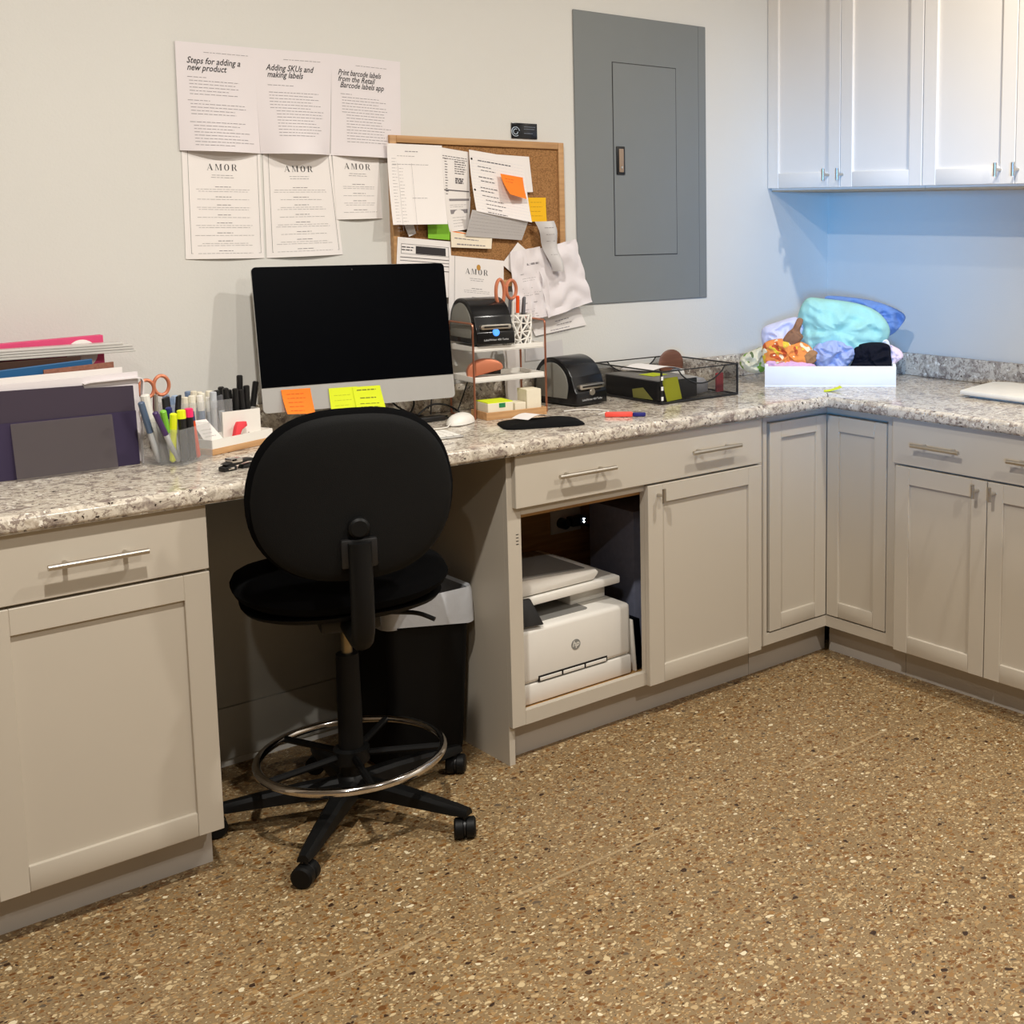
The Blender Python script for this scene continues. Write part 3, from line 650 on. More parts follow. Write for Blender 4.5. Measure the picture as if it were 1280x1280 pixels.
# ------------------------------------------------------------------ desktop computer
t = thing('desktop_computer', 'all-in-one computer with black screen and silver chin behind the chair', 'computer', (-2.059, -.217, .914), -.152)
tilt = .146
def mon(x, y, z):   # y out of the screen towards the viewer is negative, z up from the chin
    return Vector((x, y*math.cos(tilt)+z*math.sin(tilt), .074+z*math.cos(tilt)-y*math.sin(tilt)))
W2, HS, CH = .264, .387, .067
Tm = lambda p: mon(*p)
def rr(x0, z0, x1, z1, r, n=5, corners='abcd'):
    o = []
    for (cx, cz, a0, k) in ((x1-r, z1-r, 0, 'a'), (x0+r, z1-r, PI/2, 'b'), (x0+r, z0+r, PI, 'c'), (x1-r, z0+r, 1.5*PI, 'd')):
        if k in corners: o += [(cx+r*math.cos(a0+PI/2*i/n), cz+r*math.sin(a0+PI/2*i/n)) for i in range(n+1)]
        else: o.append((cx+r*(1 if k in 'ad' else -1), cz+r*(1 if k in 'ab' else -1)))
    return o
b = MB(Tm); b.prism(rr(-W2, 0, W2, HS, .012), 0, .006, 'xz')
b.pillow(rr(-W2+.001, .001, W2-.001, HS-.001, .012), .0, .032, 2.2, lambda x, z, h: (x, .006-h, z)); b.build('case', M_ALU, t)
MB(Tm).prism(rr(-W2+.0005, CH, W2-.0005, HS-.0005, .012, corners='ab'), -.0015, -.0001, 'xz').build('screen', M_SCREEN, t, smooth=False)
MB(Tm).prism(circ(.002, 10, (0, HS-.012)), -.0022, -.0016, 'xz').build('webcam', M_BLK, t)
b = MB(Tm); b.prism(circ(.0045, 14, (0, .034)), -.0006, -.0001, 'xz'); b.build('chin_mark', M_BLK, t)
b = MB(); b.box((-.085, -.02, .001), (.085, .14, .007), .002); b.tube(arc_pts([(0, .10, .005), (0, .12, .06), (0, .075, .15)], .02), .022, 8); b.build('stand', M_ALU, t)
RZ = Matrix.Rotation(-.152, 3, 'Z'); mo = Vector((-2.059, -.217, .914))
ms = lambda x, y, z: mo+RZ @ mon(x, y, z)
mn = (ms(0, -1, 0)-ms(0, 0, 0)).normalized()
def mq(pts): return [PN(u, v, ms(0, -.002, 0), mn) for u, v in pts]
s = Sheet('sticky_note', 'orange sticky note curling off the left of the computer chin', 'sticky note', mq([(351, 487.5), (387.5, 485), (393, 517), (356, 518)]), mn, M_ORA, lambda a, b_: .020*b_**2*(1.3-a*.9), base=.0012)
s.put([s.lines(.012, .06, .012, 5, .011, .0016, seed=3)], mat('orange_ink', srgb(210, 90, 20), .8), 'handwriting')
s = Sheet('sticky_note', 'blank-looking lime sticky note in the middle of the computer chin', 'sticky note', mq([(410.5, 485.5), (446, 483), (449, 513), (414, 516)]), mn, M_YGR, lambda a, b_: .003*b_**2, base=.0006)
s.put([s.lines(.012, .06, .02, 3, .014, .0014, seed=3)], mat('lime_ink', srgb(188, 200, 40), .8), 'handwriting')
s = Sheet('sticky_note', 'lime sticky note with black handwriting, right of the plain lime note on the chin', 'sticky note', mq([(440, 484), (474.5, 481.5), (481.5, 511.5), (445.5, 513)]), mn, M_YGR, lambda a, b_: .005*b_**2, base=.0022)
s.put([s.lines(.010, .062, .008, 1, 1, .003, ragged=0), s.lines(.015, .06, .030, 1, 1, .0026), s.lines(.012, .066, .046, 3, .009, .0018, ragged=.1, seed=5)], mat('olive_ink', srgb(120, 124, 40), .8), 'handwriting')

# keyboard and mouse
t = thing('keyboard', 'white keyboard mostly hidden by the chair back, below the computer', 'keyboard', (-2.045, -.42, .9145), -.10)
MB().box((-.14, -.055, 0), (.14, .055, .006), .003).build('case', M_ALU, t)
for j in range(5):
    for i in range(13):
        x = -.133+i*.0205; y = -.05+j*.0205
        MB().box((x, y, .006), (x+.018, y+.018, .0085), .001, 1).build('key', M_WHITE, t)
MX = (-1.80, -.285, .9145)
t = thing('computer_mouse', 'white oval mouse between the keyboard and the black pad', 'mouse', MX, .5)
MB().pillow(superell(.056, .031, .9, 28), .030, .002, 2.2, lambda x, y, h: (x, y, h+.002)).build('shell', M_WHITE, t)
MB().tube(spline([(-.055, 0, .008), (-.09, -.005, .003), (-.13, .03, .003), (-.16, .08, .003)]), .0017, 6).build('cord', M_WHITE, t)

# cables behind the computer
def cable(label, pts, r=.003, m=M_BLK):
    return tag(MB().tube(spline(pts), r, 8).build('cable', m), label, 'cable')
cable('black cable crossing down to the left behind the computer chin', [(-1.90, -.10, 1.02), (-1.86, -.13, .97), (-1.90, -.15, .925), (-1.97, -.16, .919)])
cable('black cable crossing down to the right behind the computer chin', [(-1.96, -.10, 1.03), (-1.92, -.15, .96), (-1.84, -.17, .924), (-1.77, -.16, .919)])
cable('looped black cable by the foot of the copper shelf', [(-1.86, -.13, .919), (-1.80, -.12, .95), (-1.75, -.13, .945), (-1.73, -.17, .919), (-1.80, -.19, .919)])
cable('black power cord dropping behind the copper shelf', [(-1.765, WY-.03, 1.16), (-1.762, WY-.035, 1.05), (-1.775, WY-.04, .96), (-1.79, -.10, .919)], .0022)
cable('thin black cord hanging inside the copper shelf', [(-1.64, WY-.04, 1.03), (-1.66, WY-.04, .98), (-1.69, WY-.045, .919)], .0022)
tag(MB().box((-1.88, -.205, .9145), (-1.80, -.175, .930), .004).build('power_adapter', M_BLK), 'small black power adapter lying among the cables', 'adapter')

# ------------------------------------------------------------------ copper shelf
SX, SY, SA = -1.738, -.262, -.07
t = thing('desk_shelf', 'three-tier copper wire shelf with white trays behind the black pad', 'shelf', (SX, SY, .914), SA)
sw, sd, sr = .238, .150, .0032
for y in (0, sd):
    pass
for x in (0, sw):
    MB().tube(arc_pts([(x, 0, .003), (x, 0, .281), (x, sd, .281), (x, sd, .003)], .012), sr, 8).build('side_hoop', M_COPPER, t)
    b = MB(); b.tube([(x, 0, .0045), (x, sd, .0045)], sr, 8); b.build('foot_rail', M_COPPER, t)
for z in (.108, .198):
    b = MB(); x0, x1, y0, y1 = .003, sw-.003, .003, sd-.003
    b.box((x0, y0, z), (x1, y1, z+.003))
    b.box((x0, y0, z), (x1, y0+.004, z+.016), .001, 1); b.box((x0, y1-.004, z), (x1, y1, z+.016), .001, 1)
    b.box((x0, y0+.004, z), (x0+.004, y1-.004, z+.016)); b.box((x1-.004, y0+.004, z), (x1, y1-.004, z+.016))
    b.build('tray', M_WHITE, t, smooth=False)
def ls(x, y, z=0): return Vector((SX, SY, .914))+Matrix.Rotation(SA, 3, 'Z') @ Vector((x, y, z))
MS = lambda: None
# wooden tray with note blocks, standing in the bottom tier
t = thing('wooden_tray', 'pale wooden tray holding note blocks at the foot of the copper shelf', 'tray', ls(.022, -.028, .0005), SA-.02)
b = MB(); b.box((0, 0, 0), (.198, .10, .004)); b.box((0, 0, .004), (.198, .006, .022), .001, 1); b.box((0, .094, .004), (.198, .10, .022), .001, 1); b.box((0, .006, .004), (.006, .094, .022)); b.box((.192, .006, .004), (.198, .094, .022)); b.build('body', M_BAMB, t, smooth=False)
def block(name, label, lx, ly, sx_, sy_, h, mtop=None, z=.0225-.0175, m=None):
    tt = thing(name, label, 'note block', ls(.022+lx, -.028+ly, z), SA-.02)
    MB().box((0, 0, 0), (sx_, sy_, h), .0008, 1).build('pages', m or mat('page_block', srgb(238, 228, 204), .8), tt, smooth=False)
    if mtop: MB().box((.001, .001, h), (sx_-.001, sy_-.001, h+.003)).build('top_sheets', mtop, tt, smooth=False)
    return tt
bk = block('note_block', 'cream note block with lime top sheets in the wooden tray', .010, .010, .082, .078, .042, M_YGR)
MB().box((.036, -.0012, .028), (.056, .0002, .041)).build('green_tab', mat('tab_green', srgb(40, 130, 80), .6), bk, smooth=False)
block('note_block', 'small low cream note block in the middle of the wooden tray', .100, .012, .036, .05, .036)
block('note_block', 'tall cream note block at the right of the wooden tray', .140, .012, .048, .06, .072)

# copper stapler on the middle tier
t = thing('stapler', 'copper-coloured desk stapler on the middle tier of the shelf', 'stapler', ls(.012, .060, .111), SA-.35)
MB().box((0, -.018, 0), (.105, .018, .008), .003).build('base', M_COPPL, t)
b = MB(); b.prism([(0, .006), (.02, .012), (.098, .030), (.101, .038), (.097, .048), (.085, .056), (.068, .061), (.05, .062), (.032, .060), (.015, .053), (.002, .042), (-.004, .028), (-.004, .014)], -.017, .017, 'xz', .004); b.build('arm', M_COPPL, t)
MB().box((.03, -.010, .016), (.094, .010, .028), .001).build('magazine', M_BLK, t)

# pen cup with a cut-out triangle pattern
pc = P(650, 431, 'z', 1.118); pc = ls(.176, .058, .2015)
t = thing('pen_cup', 'white cup with triangle cut-outs on the top tier of the shelf', 'cup', pc)
nr, nh, R_, H_ = 11, 4, .0425, .096; gv = []
rnd = random.Random(3)
for j in range(nh+1):
    row = []
    for k in range(nr):
        a = 2*PI*(k+(.5 if j % 2 else 0)+(rnd.uniform(-.3, .3) if 0 < j < nh else 0))/nr
        row.append(Vector((R_*math.cos(a), R_*math.sin(a), H_*j/nh+(rnd.uniform(-.005, .005) if 0 < j < nh else 0))))
    gv.append(row)
b = MB()
for j in range(nh):
    A, B = gv[j], gv[j+1]
    for k in range(nr):
        k1 = (k+1) % nr; km = (k-1) % nr
        for q_ in (B[k], B[km] if j % 2 == 0 else B[k1]): b.tube([A[k], (A[k]+q_)*.5*1.012, q_], .0027, 6)
        if j: b.tube([A[k], A[k1]], .0022, 6)
b.build('lattice', M_WHITE, t)
b = MB()
for z in (.001, H_-.004): b.lathe([(R_+.001, z), (R_+.001, z+.005), (R_-.002, z+.005), (R_-.002, z), (R_+.001, z)], seg=24)
b.lathe([(0, 0), (R_, 0), (R_, .0025), (0, .0025)], seg=24); b.build('rims', M_WHITE, t)
def pen(label, base, tip, r, m, capm=None, cat='pen', name='pen', capl=.35, seg=10):
    base, tip = Vector(base), Vector(tip); d = tip-base
    tt = thing(name, label, cat, base); k = 1-capl
    MB().tube([(0, 0, 0), d*.04, d*k], [r*.45, r*.9, r*.9], seg).build('barrel', m, tt)
    MB().tube([d*k, d*.985, d], [r, r, r*.7], seg).build('cap', capm or m, tt)
    return tt
M_PGREY = mat('pen_grey', srgb(96, 96, 100), .4); M_RED = mat('pink_red', srgb(240, 70, 80), .45); M_ORP = mat('pen_orange', srgb(236, 84, 30), .4)
pcv = Vector(pc)
pen('orange pen in the triangle cut-out cup', pcv+Vector((.0, .0, .006)), pcv+Vector((-.004, -.015, .152)), .0055, M_WHITE, M_ORP)
pen('white pen beside the orange pen in the cut-out cup', pcv+Vector((.006, .010, .006)), pcv+Vector((.010, .0, .142)), .005, M_WHITE)
pen('grey pen in the cut-out cup', pcv+Vector((.016, -.002, .006)), pcv+Vector((.020, -.014, .148)), .005, M_PGREY)
pen('black pen at the right of the cut-out cup', pcv+Vector((.020, .012, .006)), pcv+Vector((.030, .004, .144)), .005, M_BLK)
pen('slim white pen at the left of the cut-out cup', pcv+Vector((-.012, .010, .006)), pcv+Vector((-.012, -.004, .136)), .005, M_WHITE)
t = thing('scissors', 'copper-handled grey scissors standing in the triangle cut-out cup', 'scissors', pcv+Vector((-.018, .012, .004)), SA+.35)
for cx, cz, rx, rz_, x0 in ((-.040, .160, .018, .038, -.010), (.010, .166, .022, .028, .006)):
    pts = [(cx+rx*math.cos(a), -.002, cz+rz_*math.sin(a)) for a in [2*PI*k/24 for k in range(24)]]
    h = MB().tube(pts, .0052, 8, closed=True).build('handle', M_COPPL, t)
    MB().tube([(cx*.8, -.001, cz-rz_+.002), (x0, 0, .110), (0, 0, .09)], [.006, .006, .005], 8).build('handle_root', M_PGREY, t)
b = MB(); b.box((-.009, -.0015, 0), (-.0005, .0015, .10)); b.box((.0005, -.0015, 0), (.009, .0015, .10)); b.build('blades', M_NICK, t, smooth=False)

# ------------------------------------------------------------------ label printers
def label_printer(label, loc, rz, m_btn, k=1.):
    t = thing('label_printer', label, 'label printer', loc, rz, 'black label printers')
    t.scale = (k, k, k)
    prof = [(0, .004), (0, .040), (.010, .052), (.022, .088), (.045, .118), (.080, .137), (.118, .140), (.150, .128), (.176, .098), (.186, .060), (.187, .004)]
    prof = prof[:3]+[(p.x, p.y) for p in spline([(a, c, 0) for a, c in prof[3:10]], 5)]+prof[10:]
    MB().prism(prof, -.062, .062, 'yz', .006, 3).build('housing', mat('gloss_black', srgb(20, 20, 22), .22), t)
    side = [(.040+0, .022), (.034, .060), (.046, .095), (.075, .120), (.110, .126), (.145, .112), (.168, .075), (.174, .022)]
    side = [(p.x, p.y) for p in spline([(a, c, 0) for a, c in side], 4)]
    for x in (-1, 1): MB().prism(side, x*.0615, x*.0655, 'yz', .003).build('side_panel', mat('smoke_grey', srgb(128, 126, 118), .45), t)
    b = MB(); b.prism(rr(-.050, .050, .050, .064, .006), -.003, .018, 'xz', .001); b.build('label_slot', M_NICK, t)
    MB().box((-.040, -.0036, .055), (.040, -.0028, .060)).build('slot_opening', M_SEAM, t, smooth=False)
    M1 = Matrix.Rotation(PI/2, 3, 'X')
    MB().lathe([(0, .004), (.009, .004), (.011, .001), (.011, -.004)], (0, 0, .040), 20, M1).build('button', m_btn, t)
    vs, fs = text_polys('LabelWriter 450 Turbo', .0085, 0, 0, 1.0)
    wd = max(v[0] for v in vs); b = MB(); V_ = [b._v((a-wd/2, -.0008, .016+c)) for a, c in vs]
    for f in fs: b.bm.faces.new([V_[i] for i in f])
    b.build('printed_text', mat('print_white', srgb(210, 210, 210), .5), t, smooth=False)
    b = MB(); b.box((-.014, .0205, .0785), (.014, .0245, .0815), T=None); b.build('badge', mat('badge_blue', srgb(90, 150, 190), .4), t, smooth=False)
    return t
label_printer('black label printer with a glowing blue button on the top tier of the copper shelf', ls(.070, -.010, .2145), SA-.02, mat('blue_button', srgb(60, 130, 230), .3, emit=(.1, .35, 1, 1.0)), .97)
label_printer('black label printer with a grey button between the copper shelf and mesh tray', (-1.318, -.262, .9145), .13, M_NICK, 1.06)

# black pad with card, cap pen
t = thing('zip_pouch', 'flat black pouch lying at the counter edge in front of the wooden tray', 'pouch', (-1.640, -.452, .9142), -.37)
MB().pillow(superell(.118, .074, .36, 36), .013, .0, 3, lambda x, y, h: (x, y, .001+h*(1+.25*noise.noise(Vector((x*25, y*25, 1)))))).build('body', mat('black_fabric', srgb(13, 13, 14), .9, nz=.15, ns=120, spec=.15), t)
c0 = Vector((-1.655, -.425, .9300))
s = Sheet('paper_scrap', 'small white scrap of paper lying on the black pouch', 'paper', [c0+Vector((-.045, .030, 0)), c0+Vector((.035, .035, 0)), c0+Vector((.050, -.020, 0)), c0+Vector((-.030, -.030, 0))], (0, 0, 1), M_PAPER, lambda a, b_: .010*math.sin(PI*a), base=.0015)
t = thing('highlighter', 'coral highlighter with a dark blue cap lying near the mesh tray', 'highlighter', (-1.432, -.478, .9145), -.72)
MB().box((0, -.0085, 0), (.082, .0085, .015), .004).build('barrel', mat('coral_plastic', srgb(250, 86, 70), .4), t)
MB().box((.082, -.006, .001), (.120, .006, .013), .003).build('cap', mat('navy_plastic', srgb(38, 34, 110), .4), t)
cable('thin clear cord curling on the counter beside the black pouch', [(-1.46, -.31, .916), (-1.40, -.33, .918), (-1.36, -.40, .916), (-1.42, -.43, .916)], .0016, M_WHITE)

# ------------------------------------------------------------------ mesh letter tray
TX0, TX1, TY0, TY1, TZ = -1.160, -.835, -.412, -.068, .104
t = thing('letter_tray', 'black wire mesh letter tray full of papers near the corner', 'tray', (TX0, TY0, .9145))
w_, d_ = TX1-TX0, TY1-TY0
def dip(L, a0, a1, dep, n=16):   # top edge with a scooped cut-out
    o = [(0, TZ), (a0, TZ)]
    for k in range(1, n): q_ = k/n; o.append((a0+(a1-a0)*q_, TZ-dep*math.sin(PI*q_)**.7))
    return o+[(a1, TZ), (L, TZ)]
tops = {'front': (dip(w_, .07, .27, .050), lambda a, z: (a, 0, z)), 'back': (dip(w_, .05, .26, .045), lambda a, z: (a, d_, z)),
        'left': ([(0, TZ), (d_, TZ)], lambda a, z: (0, a, z)), 'right': ([(0, TZ), (d_, TZ)], lambda a, z: (w_, a, z))}
for k, (tp, fn) in tops.items():
    L = w_ if k in ('front', 'back') else d_
    b = MB(); vs = [b._v(fn(a, z)) for a, z in tp]; lo = [b._v(fn(a, .004)) for a, z in tp]
    for i in range(len(tp)-1): b.bm.faces.new([lo[i], lo[i+1], vs[i+1], vs[i]])
    b.build('mesh_side', M_MESH, t, smooth=False)
    b = MB(); b.tube([fn(a, z) for a, z in tp], .0024, 8); b.tube([fn(0, .004), fn(L, .004)], .0034, 8)
    if k in ('front', 'back'): b.tube([fn(0, TZ), fn(L, TZ)], .0020, 8)
    b.build('rim_wire', M_BLK, t)
for x, y in ((0, 0), (w_, 0), (0, d_), (w_, d_)): MB().tube([(x, y, .002), (x, y, TZ+.002)], .0038, 8).build('corner_post', M_BLK, t)
b = MB(); b.quad((0, 0, .003), (w_, 0, .003), (w_, d_, .003), (0, d_, .003)); b.build('mesh_floor', M_MESH, t, smooth=False)
b = MB()
for z in (.02, .052, .084): b.box((-.0045, -.005, z-.006), (.0035, -.0035, z+.006))
b.build('corner_clips', M_WHITE, t, smooth=False)
TB = Vector((TX0, TY0, .9145))
# contents
t = thing('notebook_stack', 'black hardcover binder with grey cover lying in the left of the mesh tray', 'binder', TB+Vector((.012, .035, .0065)))
MB().box((0, 0, 0), (.168, .27, .062), .004).build('pages', M_BLK, t)
MB().box((-.002, -.003, .0622), (.170, .272, .0655), .001).build('cover', mat('grey_cover', srgb(150, 146, 140), .7), t)
s = Sheet('sticky_note', 'lime sticky note on top of the binder in the mesh tray', 'sticky note', [TB+Vector(p) for p in ((.06, .19, .0728), (.13, .20, .0728), (.135, .13, .0728), (.065, .12, .0728))], (0, 0, 1), M_YGR, base=.0004)
s = Sheet('loose_paper', 'white paper curling up on top of the binder in the mesh tray', 'paper', [TB+Vector(p) for p in ((.07, .30, .080), (.20, .30, .083), (.235, .16, .078), (.12, .20, .078))], (0, 0, 1), M_PAPER, lambda a, b_: .012*math.sin(PI*a), base=.0004)
s = Sheet('sticky_note', 'olive-yellow note leaning inside the front corner of the mesh tray', 'sticky note', [TB+Vector(p) for p in ((.018, .022, .080), (.075, .012, .082), (.090, .008, .010), (.030, .010, .006))], (0, -1, .1), mat('olive_yellow', srgb(206, 206, 30), .8), base=.0003)
s = Sheet('sticky_note', 'curled pale yellow slip low in the left side of the mesh tray', 'sticky note', [TB+Vector(p) for p in ((.006, .155, .035), (.006, .10, .045), (.006, .05, .010), (.006, .150, .008))], (-1, 0, 0), mat('pale_yellow', srgb(196, 190, 90), .8), lambda a, b_: .0008*math.sin(PI*a), base=0)
t = thing('wooden_disc', 'brown oval wooden paddle standing at the back of the mesh tray', 'paddle', TB+Vector((.262, .265, .006)), -.2)
MB().pillow([(x, z+.080) for x, z in superell(.048, .050, .95, 28)], .005, .005, 4, lambda x, z, h: (x, h, z)).build('blade', wood('brown_wood', srgb(96, 60, 44), srgb(124, 80, 60)), t)
MB().tube([(0, 0, 0), (0, 0, .04)], .010, 10).build('grip', wood('brown_wood', srgb(96, 60, 44), srgb(124, 80, 60)), t)
t = thing('tape_dispenser', 'grey desk tape dispenser in the right half of the mesh tray', 'dispenser', TB+Vector((.196, .07, .0065)), .25)
MB().prism([(0, 0), (.085, 0), (.085, .03), (.06, .05), (.02, .048), (0, .02)], 0, .03, 'xz', .004).build('body', mat('grey_plastic', srgb(140, 138, 138), .4), t)
tag(MB().pillow(superell(.030, .018, .9, 24), .022, .010, 2.4, lambda x, y, h: tuple(TB+Vector((.225+x, .19+y, .060+h)))).build('tape_roll', M_WHITE), 'white oval object resting behind the tape dispenser in the mesh tray', 'dispenser')
tag(MB().box(tuple(TB+Vector((.205, .16, .0065))), tuple(TB+Vector((.250, .215, .049))), .003).build('cardboard_box', mat('brown_card', srgb(110, 84, 60), .8)), 'small brown box under the white oval object in the mesh tray', 'box')
tag(MB().box(tuple(TB+Vector((.288, .060, .0065))), tuple(TB+Vector((.318, .068, .070))), .001).build('red_card', mat('dull_red', srgb(150, 52, 56), .7)), 'dull red card standing in the right end of the mesh tray', 'card')

# ------------------------------------------------------------------ white tray with clothes
A_ = Vector((.715, -.699, 0)); B_ = Vector((.699, .715, 0)); O_ = Vector((-.475, -.500, .9145)); RT = math.atan2(A_.y, A_.x)
t = thing('clothes_tray', 'shallow white open tray of folded clothes in the counter corner', 'tray', O_, RT)
b = MB(); x0, x1, dd, h = -.228, .228, .31, .078
b.box((x0, 0, 0), (x1, dd, .008)); b.box((x0, 0, .008), (x1, .012, h-.006), .002); b.box((x0, dd-.012, .008), (x1, dd, h), .002)
b.box((x0, .012, .008), (x0+.012, dd-.012, h), .002); b.box((x1-.012, .012, .008), (x1, dd-.012, h), .002); b.build('body', mat('tray_white', srgb(238, 238, 238), .4, nz=.02), t)
def garment(label, name, outl, off, tf, m, amp=.012, f=22, seed=0, tb=None, p=2.4, fold=0., fdir=0):
    # outline given in photo pixels, laid on an upright plane at its own depth inside the tray, then puffed out with folds
    P0 = O_+B_*off; pts = []
    for u, v in outl:
        X = PN(u, v, P0, B_); pts.append(((X-P0).dot(A_), X.z-O_.z))
    # densify + smooth
    n = len(pts); dense = []
    for i in range(n):
        a, b_, c, d = [Vector(pts[(i+k) % n]) for k in (-1, 0, 1, 2)]
        for k in range(9):
            q_ = k/9; dense.append(tuple(.5*((2*b_)+(c-a)*q_+(2*a-5*b_+4*c-d)*q_*q_+(3*b_-a-3*c+d)*q_**3)))
    def F(x, z, h):
        s_ = h/tf if h > 0 else h/max(tb or tf, 1e-6)
        q1 = Vector((x*f*.8, z*f*.8, seed)); wv = noise.noise(q1*.6+Vector((7, 3, 1)))
        nn = ((1-abs(noise.noise(q1+Vector((wv, wv, 0))*1.6))*2.2)*1.0+(1-abs(noise.noise(q1*2.3+Vector((wv, 5, 2))))*2.2)*.45-.7)*amp*abs(s_)**.7*1.5
        rid = fold*math.sin((x*math.cos(fdir)+z*math.sin(fdir))*150+6*noise.noise(Vector((x*14, z*14, seed+3))))*abs(s_)
        p_ = O_+A_*x+B_*(off-(h+(nn+rid)*(1 if h >= 0 else -1)))+Vector((0, 0, z))
        p_.z = max(p_.z, O_.z+.0005); p_.x = min(p_.x, -.024); p_.y = min(p_.y, WY-.024)
        return tuple(p_)
    b = MB(); b.pillow(dense, tf, tb or tf, p, F, rings=(0, .12, .24, .36, .48, .58, .67, .75, .82, .88, .93, .97, 1))
    o = b.build(name, m); md = o.modifiers.new('s', 'SUBSURF'); md.levels = 1; md.render_levels = 1
    return tag(o, label, 'clothing')
F_ = lambda n, c: mat(n, c, .95, nz=.05, ns=90, spec=.15)
garment('blue shirt spilling over the back right of the clothes pile', 'folded_shirt', [(1030, 372), (1060, 371), (1100, 378), (1131, 393), (1126, 408), (1112, 420), (1080, 430), (1050, 400)], .22, .030, F_('denim_blue', srgb(112, 140, 190)), .014, 26, 1)
garment('white blouse bunched at the left of the clothes pile', 'folded_shirt', [(952, 412), (972, 402), (998, 396), (1012, 410), (1008, 445), (975, 452), (956, 440)], .13, .045, F_('white_cotton', srgb(214, 212, 232)), .016, 26, 2)
garment('big aqua green top draped over the clothes pile', 'folded_shirt', [(1008, 373), (1030, 373), (1072, 379), (1098, 390), (1112, 408), (1110, 424), (1090, 440), (1060, 452), (1030, 448), (1006, 442), (996, 425), (1002, 408), (997, 394)], .12, .075, F_('aqua_cotton', srgb(164, 214, 202)), .014, 13, 3, fold=.0045, fdir=1.1)
garment('cream garment with green leaves hanging off the left tray end', 'folded_shirt', [(926, 446), (945, 436), (962, 432), (968, 450), (958, 464), (938, 466), (926, 458)], .11, .035, patterned('leaf_print', srgb(214, 208, 180), [srgb(120, 158, 60), srgb(96, 110, 70)], 26, .60), .012, 30, 4)
garment('orange and yellow patterned garment at the left front of the tray', 'folded_shirt', [(953, 432), (968, 424), (990, 424), (1012, 432), (1020, 448), (1008, 462), (975, 464), (956, 456)], .062, .038, patterned('orange_print', srgb(240, 146, 70), [srgb(236, 200, 60), srgb(196, 86, 40), srgb(240, 226, 190)], 26, .56), .010, 34, 5)
garment('brown garment strap across the left of the clothes pile', 'folded_belt', [(997, 398), (1004, 400), (1000, 414), (1004, 422), (992, 432), (978, 428), (984, 416), (991, 410)], .048, .018, F_('brown_cloth', srgb(150, 108, 80)), .004, 40, 6)
garment('lilac folded garment just above the tray front, left', 'folded_shirt', [(958, 452), (980, 450), (1005, 452), (1020, 457), (1018, 468), (990, 470), (962, 468)], .034, .016, F_('lilac_cotton', srgb(222, 178, 208)), .006, 40, 7)
garment('periwinkle satin garment bunched at the front middle of the tray', 'folded_shirt', [(1014, 440), (1024, 428), (1044, 425), (1062, 430), (1070, 442), (1062, 455), (1050, 464), (1026, 464), (1018, 454)], .058, .042, F_('periwinkle_satin', srgb(168, 178, 214)), .016, 34, 8, fold=.003, fdir=.5)
garment('black folded garment at the right front of the tray', 'folded_shirt', [(1068, 434), (1084, 428), (1110, 430), (1114, 445), (1113, 464), (1085, 468), (1062, 464), (1066, 450)], .060, .042, F_('black_cotton', srgb(24, 24, 32)), .012, 30, 9, p=4)
garment('pale pink garment at the right end of the tray', 'folded_shirt', [(1112, 432), (1118, 433), (1126, 438), (1129, 446), (1120, 454), (1113, 464), (1110, 450)], .075, .022, F_('pale_pink', srgb(238, 214, 224)), .006, 40, 10)
garment('brown-tan garment peeking between aqua and periwinkle clothes', 'folded_shirt', [(1003, 446), (1012, 438), (1022, 440), (1020, 452), (1008, 456)], .040, .018, F_('tan_cloth', srgb(170, 124, 84)), .004, 40, 11)
garment('white garment edge showing behind the black folded garment', 'folded_shirt', [(1088, 430), (1100, 424), (1110, 425), (1112, 436), (1096, 440)], .10, .018, F_('white_edge', srgb(232, 230, 230)), .004, 40, 12)
s = Sheet('sticky_note', 'small yellow sticky note on the counter in front of the white tray', 'sticky note', [Vector((-.552, -.540, .9145)), Vector((-.505, -.572, .9145)), Vector((-.531, -.607, .9145)), Vector((-.580, -.568, .9145))], (0, 0, 1), M_YGR, lambda a, b_: .014*a**2, base=.0006)
# cutting board at the right edge
t = thing('serving_board', 'white flat serving board with sloping sides on the counter at the right', 'board', (-.19, -1.20, .9145), 0)
b = MB(); b.prism([(-.165, -.22), (.13, -.22), (.13, .24), (.09, .29), (-.0, .275), (-.16, .24)], .008, .024, 'xy', .006); b.prism([(-.14, -.2), (.11, -.2), (.11, .22), (-.13, .22)], 0, .008); b.build('body', mat('board_white', srgb(232, 226, 214), .45), t)

# ------------------------------------------------------------------ left end of the counter
# file holder
XE = -3.14
t = thing('file_holder', 'dark purple upright file holder at the left end of the counter', 'file holder', (-2.66, -.262, .9145))
Lx = XE+2.66
MB().prism([(Lx, 0), (0, 0), (-.004, .19), (-.11, .193), (-.112, .200), (-.30, .203), (Lx, .196)], 0, .004, 'xz').build('front_cover', mat('dark_purple_card', srgb(62, 52, 66), .55, nz=.1, ns=4), t, smooth=False)
MB().prism([(Lx, 0), (0, 0), (-.002, .13), (Lx, .13)], -.002, -.0005, 'xz').build('front_pocket', mat('purple_card', srgb(54, 44, 72), .5), t, smooth=False)
MB().prism([(Lx, 0), (0, 0), (-.004, .195), (Lx, .20)], .148, .152, 'xz').build('back_cover', mat('dark_purple_card', srgb(62, 52, 66), .55), t, smooth=False)
MB().box((Lx, .004, 0), (-.004, .148, .004)).build('base', mat('dark_purple_card', srgb(62, 52, 66), .55), t, smooth=False)
FO = Vector((-2.66, -.262, .9145))
